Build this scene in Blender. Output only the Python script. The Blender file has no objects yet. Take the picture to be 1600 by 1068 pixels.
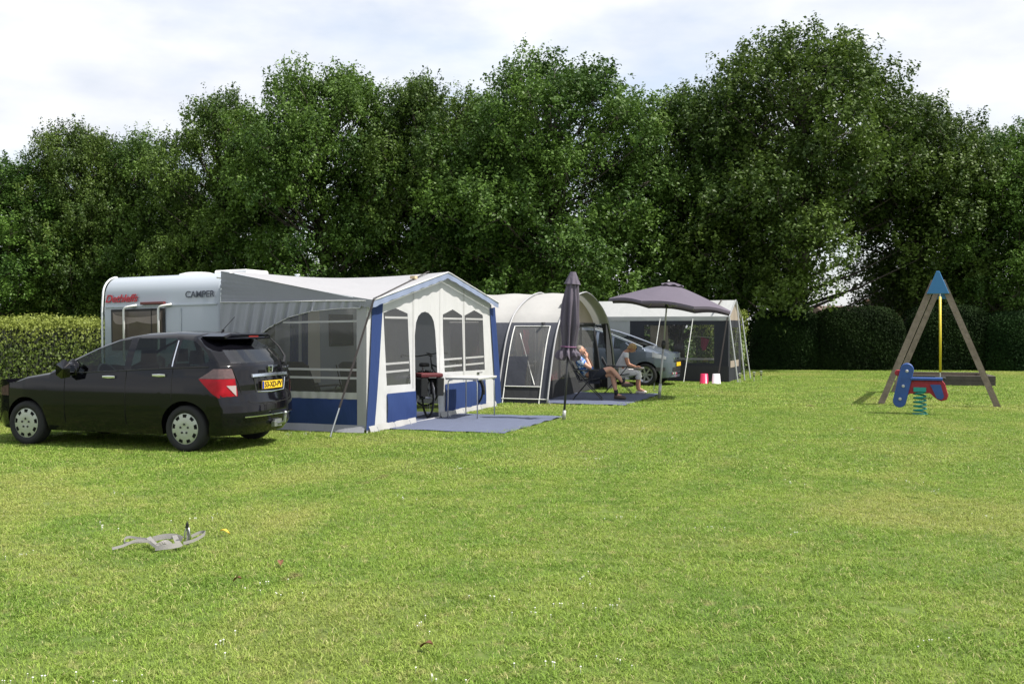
import bpy, bmesh, math, random
import numpy as np
from mathutils import Vector, Matrix, Quaternion
from mathutils.geometry import tessellate_polygon
R = math.radians
random.seed(7)
rng = np.random.default_rng(7)
scene = bpy.context.scene
C = scene.collection

# ------------------------------------------------------------------ camera, sky, sun, exposure
cam_d = bpy.data.cameras.new('camera')
cam = bpy.data.objects.new('camera', cam_d); C.objects.link(cam)
cam_d.sensor_width = 36.0; cam_d.lens = 35.0; cam_d.shift_y = -0.015
cam_d.clip_start = 0.05; cam_d.clip_end = 2000
cam.location = (0, 0, 1.65); cam.rotation_euler = (R(90), 0, 0)
scene.camera = cam

SUN = Vector((0.62, -0.14, 1.0)).normalized()
sun_d = bpy.data.lights.new('sun', 'SUN'); sun_d.energy = 5.0; sun_d.angle = R(0.5); sun_d.color = (1.0, 0.95, 0.87)
sun = bpy.data.objects.new('sun', sun_d); C.objects.link(sun)
sun.rotation_euler = (-SUN).to_track_quat('-Z', 'Y').to_euler()
sun.location = (20, -5, 30)

world = bpy.data.worlds.new('World'); scene.world = world; world.use_nodes = True
wn = world.node_tree.nodes; wl = world.node_tree.links; wn.clear()
w_out = wn.new('ShaderNodeOutputWorld'); w_bg = wn.new('ShaderNodeBackground'); w_bg2 = wn.new('ShaderNodeBackground')
w_sky = wn.new('ShaderNodeTexSky'); w_sky.sky_type = 'NISHITA'; w_sky.sun_disc = False
w_sky.sun_elevation = math.asin(SUN.z); w_sky.sun_rotation = math.atan2(SUN.x, SUN.y)
w_sky.air_density = 1.0; w_sky.dust_density = 2.0
w_bg.inputs['Strength'].default_value = 0.15
wl.new(w_sky.outputs[0], w_bg.inputs['Color'])
w_tc = wn.new('ShaderNodeTexCoord'); w_map = wn.new('ShaderNodeMapping')
w_map.inputs['Scale'].default_value = (1.0, 1.0, 2.6)
w_map.inputs['Location'].default_value = (0.35, 0.0, 0.1)
wl.new(w_tc.outputs['Generated'], w_map.inputs['Vector'])
w_n = wn.new('ShaderNodeTexNoise'); w_n.inputs['Scale'].default_value = 2.6; w_n.inputs['Detail'].default_value = 9; w_n.inputs['Roughness'].default_value = 0.52
wl.new(w_map.outputs[0], w_n.inputs['Vector'])
w_r = wn.new('ShaderNodeValToRGB'); w_r.color_ramp.elements[0].position = 0.40; w_r.color_ramp.elements[1].position = 0.58
w_r.color_ramp.elements[0].color = (0.48,) * 3 + (1,); w_r.color_ramp.elements[1].color = (1, 1, 1, 1)
wl.new(w_n.outputs['Fac'], w_r.inputs['Fac'])
w_n2 = wn.new('ShaderNodeTexNoise'); w_n2.inputs['Scale'].default_value = 6.0; w_n2.inputs['Detail'].default_value = 8
wl.new(w_map.outputs[0], w_n2.inputs['Vector'])
w_r2 = wn.new('ShaderNodeValToRGB')
w_r2.color_ramp.elements[0].position = 0.3; w_r2.color_ramp.elements[0].color = (0.66, 0.70, 0.78, 1)
w_r2.color_ramp.elements[1].position = 0.64; w_r2.color_ramp.elements[1].color = (0.92, 0.925, 0.94, 1)
wl.new(w_n2.outputs['Fac'], w_r2.inputs['Fac'])
wl.new(w_r2.outputs[0], w_bg2.inputs['Color']); w_bg2.inputs['Strength'].default_value = 0.88
w_mix = wn.new('ShaderNodeMixShader')
wl.new(w_r.outputs[0], w_mix.inputs['Fac']); wl.new(w_bg.outputs[0], w_mix.inputs[1]); wl.new(w_bg2.outputs[0], w_mix.inputs[2])
wl.new(w_mix.outputs[0], w_out.inputs['Surface'])
scene.view_settings.view_transform = 'Standard'; scene.view_settings.look = 'None'
scene.view_settings.exposure = 0.5; scene.view_settings.gamma = 1.0

# ------------------------------------------------------------------ materials
MATS = {}
def nodes_of(m): return m.node_tree.nodes, m.node_tree.links
def mat(name, col, rough=0.6, metal=0.0, spec=0.5, coat=0.0, var=0.0, vscale=6.0, bump=0.0, bscale=40.0, trans=0.0, alpha=1.0, sheen=0.0, coord='Object'):
    """principled material, colour varied by noise (var) with fine relief (bump)"""
    if name in MATS: return MATS[name]
    m = bpy.data.materials.new(name); m.use_nodes = True; MATS[name] = m
    n, l = nodes_of(m); b = n['Principled BSDF']
    b.inputs['Base Color'].default_value = (*col, 1); b.inputs['Roughness'].default_value = rough
    b.inputs['Metallic'].default_value = metal; b.inputs['Specular IOR Level'].default_value = spec
    b.inputs['Coat Weight'].default_value = coat; b.inputs['Coat Roughness'].default_value = 0.03
    b.inputs['Transmission Weight'].default_value = trans; b.inputs['Alpha'].default_value = alpha
    tc = n.new('ShaderNodeTexCoord')
    if var > 0:
        t = n.new('ShaderNodeTexNoise'); t.inputs['Scale'].default_value = vscale; t.inputs['Detail'].default_value = 6
        l.new(tc.outputs[coord], t.inputs['Vector'])
        mx = n.new('ShaderNodeMix'); mx.data_type = 'RGBA'
        mx.inputs['A'].default_value = (*[c * (1 - var) for c in col], 1); mx.inputs['B'].default_value = (*[min(1, c * (1 + var)) for c in col], 1)
        l.new(t.outputs['Fac'], mx.inputs['Factor']); l.new(mx.outputs['Result'], b.inputs['Base Color'])
    if bump > 0:
        t2 = n.new('ShaderNodeTexNoise'); t2.inputs['Scale'].default_value = bscale; t2.inputs['Detail'].default_value = 4
        l.new(tc.outputs[coord], t2.inputs['Vector'])
        bp = n.new('ShaderNodeBump'); bp.inputs['Strength'].default_value = bump; bp.inputs['Distance'].default_value = 0.02
        l.new(t2.outputs['Fac'], bp.inputs['Height']); l.new(bp.outputs[0], b.inputs['Normal'])
    return m

def cloth(name, col, thin=0.25, rough=0.75, var=0.06, wrinkle=0.25, wscale=3.0):
    """tent cloth: diffuse with light shining through, broad wrinkles"""
    if name in MATS: return MATS[name]
    m = bpy.data.materials.new(name); m.use_nodes = True; MATS[name] = m
    n, l = nodes_of(m); n.clear()
    o = n.new('ShaderNodeOutputMaterial'); p = n.new('ShaderNodeBsdfPrincipled'); tr = n.new('ShaderNodeBsdfTranslucent'); mx = n.new('ShaderNodeMixShader')
    p.inputs['Roughness'].default_value = rough; p.inputs['Specular IOR Level'].default_value = 0.3
    tc = n.new('ShaderNodeTexCoord')
    t = n.new('ShaderNodeTexNoise'); t.inputs['Scale'].default_value = 2.5; t.inputs['Detail'].default_value = 7; l.new(tc.outputs['Object'], t.inputs['Vector'])
    c = n.new('ShaderNodeMix'); c.data_type = 'RGBA'
    c.inputs['A'].default_value = (*[v * (1 - var) for v in col], 1); c.inputs['B'].default_value = (*[min(1, v * (1 + var)) for v in col], 1)
    l.new(t.outputs['Fac'], c.inputs['Factor']); l.new(c.outputs['Result'], p.inputs['Base Color']); l.new(c.outputs['Result'], tr.inputs['Color'])
    mp = n.new('ShaderNodeMapping'); mp.inputs['Scale'].default_value = (1, 1, 0.35); l.new(tc.outputs['Object'], mp.inputs['Vector'])
    w = n.new('ShaderNodeTexNoise'); w.inputs['Scale'].default_value = wscale; w.inputs['Detail'].default_value = 5; w.inputs['Distortion'].default_value = 0.6
    l.new(mp.outputs[0], w.inputs['Vector'])
    bp = n.new('ShaderNodeBump'); bp.inputs['Strength'].default_value = wrinkle; bp.inputs['Distance'].default_value = 0.12
    l.new(w.outputs['Fac'], bp.inputs['Height']); l.new(bp.outputs[0], p.inputs['Normal'])
    mx.inputs['Fac'].default_value = thin
    l.new(p.outputs[0], mx.inputs[1]); l.new(tr.outputs[0], mx.inputs[2]); l.new(mx.outputs[0], o.inputs['Surface'])
    return m

def sheen(n, l, f0, k):
    """reflection share of a thin pane seen from either side: f0 + k * facing^5"""
    lw = n.new('ShaderNodeLayerWeight'); lw.inputs['Blend'].default_value = 0.5
    pw = n.new('ShaderNodeMath'); pw.operation = 'POWER'; pw.inputs[1].default_value = 5.0; l.new(lw.outputs['Facing'], pw.inputs[0])
    ma = n.new('ShaderNodeMath'); ma.operation = 'MULTIPLY_ADD'; ma.inputs[1].default_value = k; ma.inputs[2].default_value = f0; l.new(pw.outputs[0], ma.inputs[0])
    return ma
def film(name, col=(0.6, 0.6, 0.6), clear=0.6, haze=0.25):
    """clear foil window: mostly see-through, a little milky, glossy, slightly wavy"""
    if name in MATS: return MATS[name]
    m = bpy.data.materials.new(name); m.use_nodes = True; MATS[name] = m
    n, l = nodes_of(m); n.clear()
    o = n.new('ShaderNodeOutputMaterial'); t = n.new('ShaderNodeBsdfTransparent'); t.inputs['Color'].default_value = (clear, clear, clear, 1)
    d = n.new('ShaderNodeBsdfDiffuse'); d.inputs['Color'].default_value = (*col, 1)
    g = n.new('ShaderNodeBsdfGlossy'); g.inputs['Roughness'].default_value = 0.08
    tc = n.new('ShaderNodeTexCoord'); w = n.new('ShaderNodeTexNoise'); w.inputs['Scale'].default_value = 2.2; w.inputs['Detail'].default_value = 3; w.inputs['Distortion'].default_value = 1.2
    l.new(tc.outputs['Object'], w.inputs['Vector'])
    bp = n.new('ShaderNodeBump'); bp.inputs['Strength'].default_value = 0.10; bp.inputs['Distance'].default_value = 0.03
    l.new(w.outputs['Fac'], bp.inputs['Height']); l.new(bp.outputs[0], g.inputs['Normal'])
    m1 = n.new('ShaderNodeMixShader'); m1.inputs['Fac'].default_value = haze; l.new(t.outputs[0], m1.inputs[1]); l.new(d.outputs[0], m1.inputs[2])
    fr = sheen(n, l, .04, .55)
    m2 = n.new('ShaderNodeMixShader'); l.new(fr.outputs[0], m2.inputs['Fac']); l.new(m1.outputs[0], m2.inputs[1]); l.new(g.outputs[0], m2.inputs[2])
    l.new(m2.outputs[0], o.inputs['Surface'])
    return m

def glass(name, tint, ior=1.5):
    """car glass, tinted pane"""
    if name in MATS: return MATS[name]
    m = bpy.data.materials.new(name); m.use_nodes = True; MATS[name] = m
    n, l = nodes_of(m); n.clear()
    o = n.new('ShaderNodeOutputMaterial'); t = n.new('ShaderNodeBsdfTransparent'); t.inputs['Color'].default_value = (*tint, 1)
    g = n.new('ShaderNodeBsdfGlossy'); g.inputs['Roughness'].default_value = 0.01
    fr = sheen(n, l, ((ior - 1) / (ior + 1)) ** 2, .75)
    mx = n.new('ShaderNodeMixShader'); l.new(fr.outputs[0], mx.inputs['Fac']); l.new(t.outputs[0], mx.inputs[1]); l.new(g.outputs[0], mx.inputs[2])
    l.new(mx.outputs[0], o.inputs['Surface'])
    return m

def leafmat(name, dark, light, transl=0.25, topcol=None, topz=None, rough=0.55, spec=0.25):
    """foliage: colour from the per-leaf attribute 'tint' between dark and light, some light through the leaf"""
    if name in MATS: return MATS[name]
    m = bpy.data.materials.new(name); m.use_nodes = True; MATS[name] = m
    n, l = nodes_of(m); n.clear()
    o = n.new('ShaderNodeOutputMaterial'); p = n.new('ShaderNodeBsdfPrincipled'); tr = n.new('ShaderNodeBsdfTranslucent'); mx = n.new('ShaderNodeMixShader')
    p.inputs['Roughness'].default_value = rough; p.inputs['Specular IOR Level'].default_value = spec
    at = n.new('ShaderNodeAttribute'); at.attribute_name = 'tint'
    c = n.new('ShaderNodeMix'); c.data_type = 'RGBA'; c.inputs['A'].default_value = (*dark, 1); c.inputs['B'].default_value = (*light, 1)
    l.new(at.outputs['Fac'], c.inputs['Factor']); res = c.outputs['Result']
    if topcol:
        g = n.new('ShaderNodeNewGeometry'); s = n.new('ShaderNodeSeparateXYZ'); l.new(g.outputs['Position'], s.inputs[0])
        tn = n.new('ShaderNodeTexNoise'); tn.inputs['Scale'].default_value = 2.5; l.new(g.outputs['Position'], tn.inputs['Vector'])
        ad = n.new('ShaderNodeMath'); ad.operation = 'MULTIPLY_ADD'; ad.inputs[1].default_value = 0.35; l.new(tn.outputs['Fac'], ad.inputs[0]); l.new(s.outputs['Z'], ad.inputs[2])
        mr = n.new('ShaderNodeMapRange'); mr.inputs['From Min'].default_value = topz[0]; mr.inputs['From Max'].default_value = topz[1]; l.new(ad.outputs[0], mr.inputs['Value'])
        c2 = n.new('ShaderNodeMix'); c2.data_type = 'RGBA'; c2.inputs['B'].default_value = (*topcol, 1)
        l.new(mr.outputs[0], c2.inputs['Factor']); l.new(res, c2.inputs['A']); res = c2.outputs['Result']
    oi = n.new('ShaderNodeObjectInfo'); hs = n.new('ShaderNodeHueSaturation')          # each plant a little different
    for nm, a, b in (('Hue', .488, .512), ('Value', .82, 1.18)):
        mr2 = n.new('ShaderNodeMapRange'); mr2.inputs['To Min'].default_value = a; mr2.inputs['To Max'].default_value = b
        l.new(oi.outputs['Random'], mr2.inputs['Value']); l.new(mr2.outputs[0], hs.inputs[nm])
    l.new(res, hs.inputs['Color']); res = hs.outputs['Color']
    l.new(res, p.inputs['Base Color']); l.new(res, tr.inputs['Color'])
    mx.inputs['Fac'].default_value = transl
    l.new(p.outputs[0], mx.inputs[1]); l.new(tr.outputs[0], mx.inputs[2]); l.new(mx.outputs[0], o.inputs['Surface'])
    return m

def lawn_nodes(m, mul, transl, blade=False):
    """lawn colour from world position: green, yellowed and bare patches; used for the shade-darkened ground sheet and the blades alike"""
    n, l = nodes_of(m); n.clear()
    o = n.new('ShaderNodeOutputMaterial'); p = n.new('ShaderNodeBsdfPrincipled'); p.inputs['Roughness'].default_value = 0.6; p.inputs['Specular IOR Level'].default_value = 0.25
    g = n.new('ShaderNodeNewGeometry')
    def noise(s, d, dist=0.0):
        t = n.new('ShaderNodeTexNoise'); t.inputs['Scale'].default_value = s; t.inputs['Detail'].default_value = d; t.inputs['Distortion'].default_value = dist
        l.new(g.outputs['Position'], t.inputs['Vector']); return t.outputs['Fac']
    def ramp(f, a, b):
        r = n.new('ShaderNodeMapRange'); r.inputs['From Min'].default_value = a; r.inputs['From Max'].default_value = b; l.new(f, r.inputs['Value']); return r.outputs[0]
    def mixc(f, a, b):
        c = n.new('ShaderNodeMix'); c.data_type = 'RGBA'; l.new(f, c.inputs['Factor'])
        for k, v in (('A', a), ('B', b)):
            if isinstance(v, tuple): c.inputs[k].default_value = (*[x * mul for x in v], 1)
            else: l.new(v, c.inputs[k])
        return c.outputs['Result']
    base = mixc(ramp(noise(1.3, 6, 0.4), 0.35, 0.65), (0.162, 0.264, 0.037), (0.238, 0.328, 0.056))
    yel = mixc(ramp(noise(0.36, 7, 0.8), 0.50, 0.72), base, (0.315, 0.345, 0.088))
    fine = mixc(ramp(noise(9.0, 4), 0.56, 0.78), yel, (0.40, 0.385, 0.15))
    dk = mixc(ramp(noise(3.1, 5, 0.5), 0.60, 0.80), fine, (0.118, 0.212, 0.028))
    brown = mixc(ramp(noise(0.9, 9, 1.0), 0.665, 0.73), dk, (0.23, 0.19, 0.085))
    if blade:                              # every blade its own shade, a few of them straw
        at = n.new('ShaderNodeAttribute'); at.attribute_name = 'tint'
        hs = n.new('ShaderNodeHueSaturation'); l.new(brown, hs.inputs['Color'])
        mr = n.new('ShaderNodeMapRange'); mr.inputs['To Min'].default_value = 0.62; mr.inputs['To Max'].default_value = 1.32; l.new(at.outputs['Fac'], mr.inputs['Value']); l.new(mr.outputs[0], hs.inputs['Value'])
        brown = mixc(ramp(at.outputs['Fac'], 0.945, 0.965), hs.outputs['Color'], (0.46, 0.43, 0.20))
    l.new(brown, p.inputs['Base Color'])
    if transl:
        tr = n.new('ShaderNodeBsdfTranslucent'); l.new(brown, tr.inputs['Color']); mx = n.new('ShaderNodeMixShader'); mx.inputs['Fac'].default_value = transl
        l.new(p.outputs[0], mx.inputs[1]); l.new(tr.outputs[0], mx.inputs[2]); l.new(mx.outputs[0], o.inputs['Surface'])
    else: l.new(p.outputs[0], o.inputs['Surface'])

# ------------------------------------------------------------------ mesh helpers
class MB:
    def __init__(s): s.v = []; s.f = []
    def add(s, vs, fs):
        k = len(s.v); s.v += [tuple(v) for v in vs]; s.f += [tuple(i + k for i in f) for f in fs]; return s
    def box(s, c, size, rot=None):
        hx, hy, hz = [d / 2 for d in size]
        vs = [Vector((x, y, z)) for x in (-hx, hx) for y in (-hy, hy) for z in (-hz, hz)]
        if rot is not None: vs = [rot @ v for v in vs]
        return s.add([v + Vector(c) for v in vs], [(0, 1, 3, 2), (4, 6, 7, 5), (0, 4, 5, 1), (2, 3, 7, 6), (0, 2, 6, 4), (1, 5, 7, 3)])
    def bar(s, p0, p1, w, h, up=(0, 0, 1)):
        p0 = Vector(p0); p1 = Vector(p1); d = p1 - p0; L = d.length; d.normalize()
        x = Vector(up).cross(d)
        if x.length < 1e-4: x = Vector((1, 0, 0)).cross(d)
        x.normalize(); y = d.cross(x); m = Matrix((x, y, d)).transposed()
        return s.box((p0 + p1) / 2, (w, h, L), m)
    def tube(s, pts, r, n=8, cap=True, closed=False):
        pts = [Vector(p) for p in pts]; N = len(pts)
        rs = r if isinstance(r, (list, tuple)) else [r] * N
        if closed: tan = [(pts[(i + 1) % N] - pts[i - 1]).normalized() for i in range(N)]
        else: tan = [(pts[min(i + 1, N - 1)] - pts[max(i - 1, 0)]).normalized() for i in range(N)]
        ref = Vector((0, 0, 1)) if abs(tan[0].z) < 0.9 else Vector((1, 0, 0))
        x = tan[0].cross(ref).normalized(); vs = []
        for i in range(N):
            x = (x - tan[i] * x.dot(tan[i])).normalized(); y = tan[i].cross(x)
            vs += [pts[i] + (x * math.cos(2 * math.pi * k / n) + y * math.sin(2 * math.pi * k / n)) * rs[i] for k in range(n)]
        fs = []
        for i in range(N if closed else N - 1):
            j = (i + 1) % N
            fs += [(i * n + k, i * n + (k + 1) % n, j * n + (k + 1) % n, j * n + k) for k in range(n)]
        if cap and not closed: fs += [tuple(range(n - 1, -1, -1)), tuple((N - 1) * n + k for k in range(n))]
        return s.add(vs, fs)
    def lathe(s, prof, c=(0, 0, 0), axis='z', n=24, rot=None):
        vs = []; fs = []
        for (r, h) in prof:
            for k in range(n):
                a = 2 * math.pi * k / n; p = (r * math.cos(a), r * math.sin(a), h)
                if axis == 'y': p = (p[0], p[2], p[1])
                if axis == 'x': p = (p[2], p[0], p[1])
                p = Vector(p)
                if rot is not None: p = rot @ p
                vs.append(p + Vector(c))
        for i in range(len(prof) - 1):
            fs += [(i * n + k, i * n + (k + 1) % n, (i + 1) * n + (k + 1) % n, (i + 1) * n + k) for k in range(n)]
        return s.add(vs, fs)
    def ball(s, c, r, n=12, m=8):
        r = r if isinstance(r, (tuple, list)) else (r, r, r)
        vs = []; fs = []
        for i in range(m + 1):
            t = math.pi * i / m
            for k in range(n):
                a = 2 * math.pi * k / n
                vs.append((c[0] + r[0] * math.sin(t) * math.cos(a), c[1] + r[1] * math.sin(t) * math.sin(a), c[2] + r[2] * math.cos(t)))
        for i in range(m): fs += [(i * n + k, (i + 1) * n + k, (i + 1) * n + (k + 1) % n, i * n + (k + 1) % n) for k in range(n)]
        return s.add(vs, fs)
    def grid(s, fn, nu, nv, keep=None):
        vs = [fn(i / nu, j / nv) for i in range(nu + 1) for j in range(nv + 1)]
        fs = [(i * (nv + 1) + j, (i + 1) * (nv + 1) + j, (i + 1) * (nv + 1) + j + 1, i * (nv + 1) + j + 1) for i in range(nu) for j in range(nv)
              if keep is None or keep(i, j)]
        return s.add(vs, fs)
    def poly(s, loops, place):
        """flat panel with holes: loops of 2-D points (outline first), place maps (u, v) to 3-D"""
        tri = tessellate_polygon([[Vector((p[0], p[1], 0)) for p in lp] for lp in loops])
        flat = [p for lp in loops for p in lp]
        tri = list({tuple(sorted(t)): tuple(t) for t in tri if len(set(t)) == 3 and max(t) < len(flat)}.values())
        return s.add([place(*p) for p in flat], tri)
    def rprism(s, prof, axis_place, x0, x1, r=0.01, n=3):
        """closed profile (list of 2-D points, counter-clockwise) extruded from x0 to x1 with rounded rims; axis_place(x, u, v) -> 3-D"""
        P = [Vector((p[0], p[1])) for p in prof]; N = len(P); nor = []
        for i in range(N):
            a = (P[i] - P[i - 1]).normalized(); b = (P[(i + 1) % N] - P[i]).normalized(); t = (a + b)
            t = t.normalized() if t.length > 1e-6 else a
            nor.append(Vector((t.y, -t.x)))
        rings = [(x0 + r * (1 - math.sin(math.pi / 2 * k / n)), r * (1 - math.cos(math.pi / 2 * k / n))) for k in range(n, -1, -1)]
        rings = [(x0 + r * (1 - math.cos(math.pi / 2 * k / n)), r * (1 - math.sin(math.pi / 2 * k / n))) for k in range(n + 1)]
        rings += [(x1 - r * (1 - math.cos(math.pi / 2 * k / n)), r * (1 - math.sin(math.pi / 2 * k / n))) for k in range(n, -1, -1)]
        vs = [axis_place(x, *(P[i] - nor[i] * ins)) for (x, ins) in rings for i in range(N)]
        fs = [(q * N + i, q * N + (i + 1) % N, (q + 1) * N + (i + 1) % N, (q + 1) * N + i) for q in range(len(rings) - 1) for i in range(N)]
        fs += [tuple(range(N - 1, -1, -1)), tuple((len(rings) - 1) * N + i for i in range(N))]
        return s.add(vs, fs)
    def ribbon(s, pts, w, side=None, t=0.003):
        """flat webbing of width w along pts"""
        pts = [Vector(p) for p in pts]; N = len(pts); vs = []
        for i in range(N):
            d = (pts[min(i + 1, N - 1)] - pts[max(i - 1, 0)]).normalized()
            sd = Vector(side) if side is not None else d.cross(Vector((0, 0, 1)))
            if isinstance(side, list): sd = Vector(side[i])
            sd = (sd - d * sd.dot(d)).normalized(); up = d.cross(sd)
            vs += [pts[i] - sd * w / 2 - up * t / 2, pts[i] + sd * w / 2 - up * t / 2, pts[i] + sd * w / 2 + up * t / 2, pts[i] - sd * w / 2 + up * t / 2]
        fs = [(i * 4 + k, i * 4 + (k + 1) % 4, i * 4 + 4 + (k + 1) % 4, i * 4 + 4 + k) for i in range(N - 1) for k in range(4)]
        fs += [(3, 2, 1, 0), tuple((N - 1) * 4 + k for k in range(4))]
        return s.add(vs, fs)
    def mesh(s, name):
        me = bpy.data.meshes.new(name); me.from_pydata(s.v, [], s.f); me.update()
        bm = bmesh.new(); bm.from_mesh(me); bmesh.ops.recalc_face_normals(bm, faces=bm.faces); bm.to_mesh(me); bm.free()
        return me
    def build(s, name, m, parent=None, smooth=False, angle=None, loc=None):
        me = s.mesh(name); o = bpy.data.objects.new(name, me); C.objects.link(o)
        if m: me.materials.append(m)
        if smooth or angle:
            me.shade_smooth()
            if angle: me.set_sharp_from_angle(angle=R(angle))
        if parent: o.parent = parent
        if loc: o.location = loc
        return o

def tag(o, label=None, cat=None, group=None, kind=None):
    if label: o['label'] = label
    if cat: o['category'] = cat
    if group: o['group'] = group
    if kind: o['kind'] = kind
    return o
def thing(name, label, cat, loc=(0, 0, 0), rz=0.0, group=None):
    o = bpy.data.objects.new(name, None); C.objects.link(o); o.empty_display_size = 0.2
    o.location = loc; o.rotation_euler = (0, 0, rz)
    return tag(o, label, cat, group)
def copy_tree(o, parent=None):
    c = o.copy(); C.objects.link(c); c.parent = parent
    for ch in list(o.children):
        copy_tree(ch, c)
    return c
def arc(c, r, a0, a1, n, plane='xz'):
    out = []
    for i in range(n + 1):
        a = R(a0 + (a1 - a0) * i / n); u, v = r * math.cos(a), r * math.sin(a)
        out.append({'xz': (c[0] + u, c[1], c[2] + v), 'yz': (c[0], c[1] + u, c[2] + v), 'xy': (c[0] + u, c[1] + v, c[2])}[plane])
    return out
def text_mesh(name, body, size, m, parent, mtx, shear=0.0, extrude=0.002, bold=0.0):
    cu = bpy.data.curves.new(name, 'FONT'); cu.body = body; cu.size = size; cu.shear = shear; cu.extrude = extrude; cu.offset = bold
    cu.align_x = 'CENTER'; cu.align_y = 'CENTER'
    t = bpy.data.objects.new(name, cu); C.objects.link(t)
    me = bpy.data.meshes.new_from_object(t.evaluated_get(bpy.context.evaluated_depsgraph_get()))
    bpy.data.objects.remove(t)
    o = bpy.data.objects.new(name, me); C.objects.link(o); me.materials.clear(); me.materials.append(m)
    o.parent = parent; o.matrix_local = mtx
    return o
def frame(origin, x, y):
    """matrix whose local x, y run along the given directions (text stands in its x-y plane)"""
    x = Vector(x).normalized(); y = Vector(y).normalized(); z = x.cross(y)
    m = Matrix((x, y, z)).transposed().to_4x4(); m.translation = Vector(origin); return m

# ------------------------------------------------------------------ ground
m_ground = bpy.data.materials.new('lawn_ground_shaded'); m_ground.use_nodes = True; lawn_nodes(m_ground, 0.44, 0)  # lawn colour darkened to stand for the shade between the blades
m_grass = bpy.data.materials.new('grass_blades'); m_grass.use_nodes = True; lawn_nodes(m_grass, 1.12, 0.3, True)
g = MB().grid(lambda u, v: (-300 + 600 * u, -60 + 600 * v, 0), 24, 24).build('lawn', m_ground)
tag(g, 'mown lawn of the campsite', None, kind='structure')

A20 = R(-20)
def fr(origin, ang):                       # local (out, along) -> world
    a = Vector((math.cos(ang), math.sin(ang))); b = Vector((-a.y, a.x)); o = Vector(origin)
    return lambda t, s: o + a * t + b * s
F1 = fr((-2.25, 15.4), A20)                # first awning: t outwards, s along its front
F2 = fr((0.667, 21.2), A20)
no_grass = []                              # quads kept free of grass: (F, t0, t1, s0, s1)
no_grass += [(F1, -2.85, 2.05, 0.55, 3.75), (F1, -2.8, -0.05, 0.0, 5.7), (F2, -2.5, 1.75, 0.05, 3.9), (F2, -2.5, -0.2, 0, 6.0)]
def bare(x, y):
    for (F, t0, t1, s0, s1) in no_grass:
        p00 = F(0, 0); d = Vector((x, y)) - p00; a = F(1, 0) - p00; b = F(0, 1) - p00
        if t0 + 0.02 < d.dot(a) < t1 - 0.02 and s0 + 0.02 < d.dot(b) < s1 - 0.02: return True
    return False

def grass_patch(name, size, n, hmin, hmax, wid):
    vs = np.zeros((n, 5, 3)); 
    px = rng.uniform(-size / 2, size / 2, n); py = rng.uniform(-size / 2, size / 2, n)
    h = rng.uniform(hmin, hmax, n) * (0.7 + 0.5 * rng.random(n)); an = rng.uniform(0, 2 * np.pi, n); lean = rng.uniform(0.3, 1.7, n) * h
    dx, dy = np.cos(an), np.sin(an); ta = an + rng.uniform(0.8, 2.3, n); sx, sy = np.cos(ta), np.sin(ta); w = wid * rng.uniform(0.7, 1.3, n)
    for k, (f, ww, hh) in enumerate(((0, -1, 0), (0, 1, 0), (0.35, -0.8, 0.6), (0.35, 0.8, 0.6), (1.0, 0, 1.0))):
        vs[:, k, 0] = px + dx * lean * f + sx * w * ww / 2; vs[:, k, 1] = py + dy * lean * f + sy * w * ww / 2; vs[:, k, 2] = h * hh * (1 - 0.25 * f)
    fs = []
    for i in range(n): b = 5 * i; fs += [(b, b + 1, b + 3, b + 2), (b + 2, b + 3, b + 4)]
    me = bpy.data.meshes.new(name); me.from_pydata(vs.reshape(-1, 3).tolist(), [], fs); me.materials.append(m_grass); me.update()
    at = me.attributes.new('tint', 'FLOAT', 'POINT'); at.data.foreach_set('value', np.repeat(rng.random(n), 5).astype(np.float32))
    o = bpy.data.objects.new(name, me); return o

def scatter(name, label, protos, pts, smin, smax, kind='stuff'):
    """one object whose geometry-node tree sets the small meshes on the given points"""
    me = bpy.data.meshes.new(name); me.from_pydata([tuple(p) for p in pts], [], []); me.update()
    o = bpy.data.objects.new(name, me); C.objects.link(o); tag(o, label, None, kind=kind)
    col = bpy.data.collections.new(name + '_pieces')
    for p in protos: col.objects.link(p)
    ng = bpy.data.node_groups.new(name + '_nodes', 'GeometryNodeTree'); N, L = ng.nodes, ng.links
    ng.interface.new_socket('Geometry', in_out='INPUT', socket_type='NodeSocketGeometry'); ng.interface.new_socket('Geometry', in_out='OUTPUT', socket_type='NodeSocketGeometry')
    gi = N.new('NodeGroupInput'); go = N.new('NodeGroupOutput'); m2p = N.new('GeometryNodeMeshToPoints'); iop = N.new('GeometryNodeInstanceOnPoints')
    ci = N.new('GeometryNodeCollectionInfo'); ci.inputs['Collection'].default_value = col; ci.inputs['Separate Children'].default_value = True; ci.inputs['Reset Children'].default_value = True
    rv = N.new('FunctionNodeRandomValue'); rv.data_type = 'FLOAT_VECTOR'; rv.inputs['Max'].default_value = (0, 0, 6.283)
    rs = N.new('FunctionNodeRandomValue'); rs.data_type = 'FLOAT'; rs.inputs[2].default_value = smin; rs.inputs[3].default_value = smax; rs.inputs['Seed'].default_value = 5
    L.new(gi.outputs[0], m2p.inputs['Mesh']); L.new(m2p.outputs[0], iop.inputs['Points']); L.new(ci.outputs[0], iop.inputs['Instance'])
    iop.inputs['Pick Instance'].default_value = True
    L.new(rv.outputs[0], iop.inputs['Rotation']); L.new(rs.outputs[1], iop.inputs['Scale']); L.new(iop.outputs[0], go.inputs[0])
    md = o.modifiers.new('scatter', 'NODES'); md.node_group = ng
    return o

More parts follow.
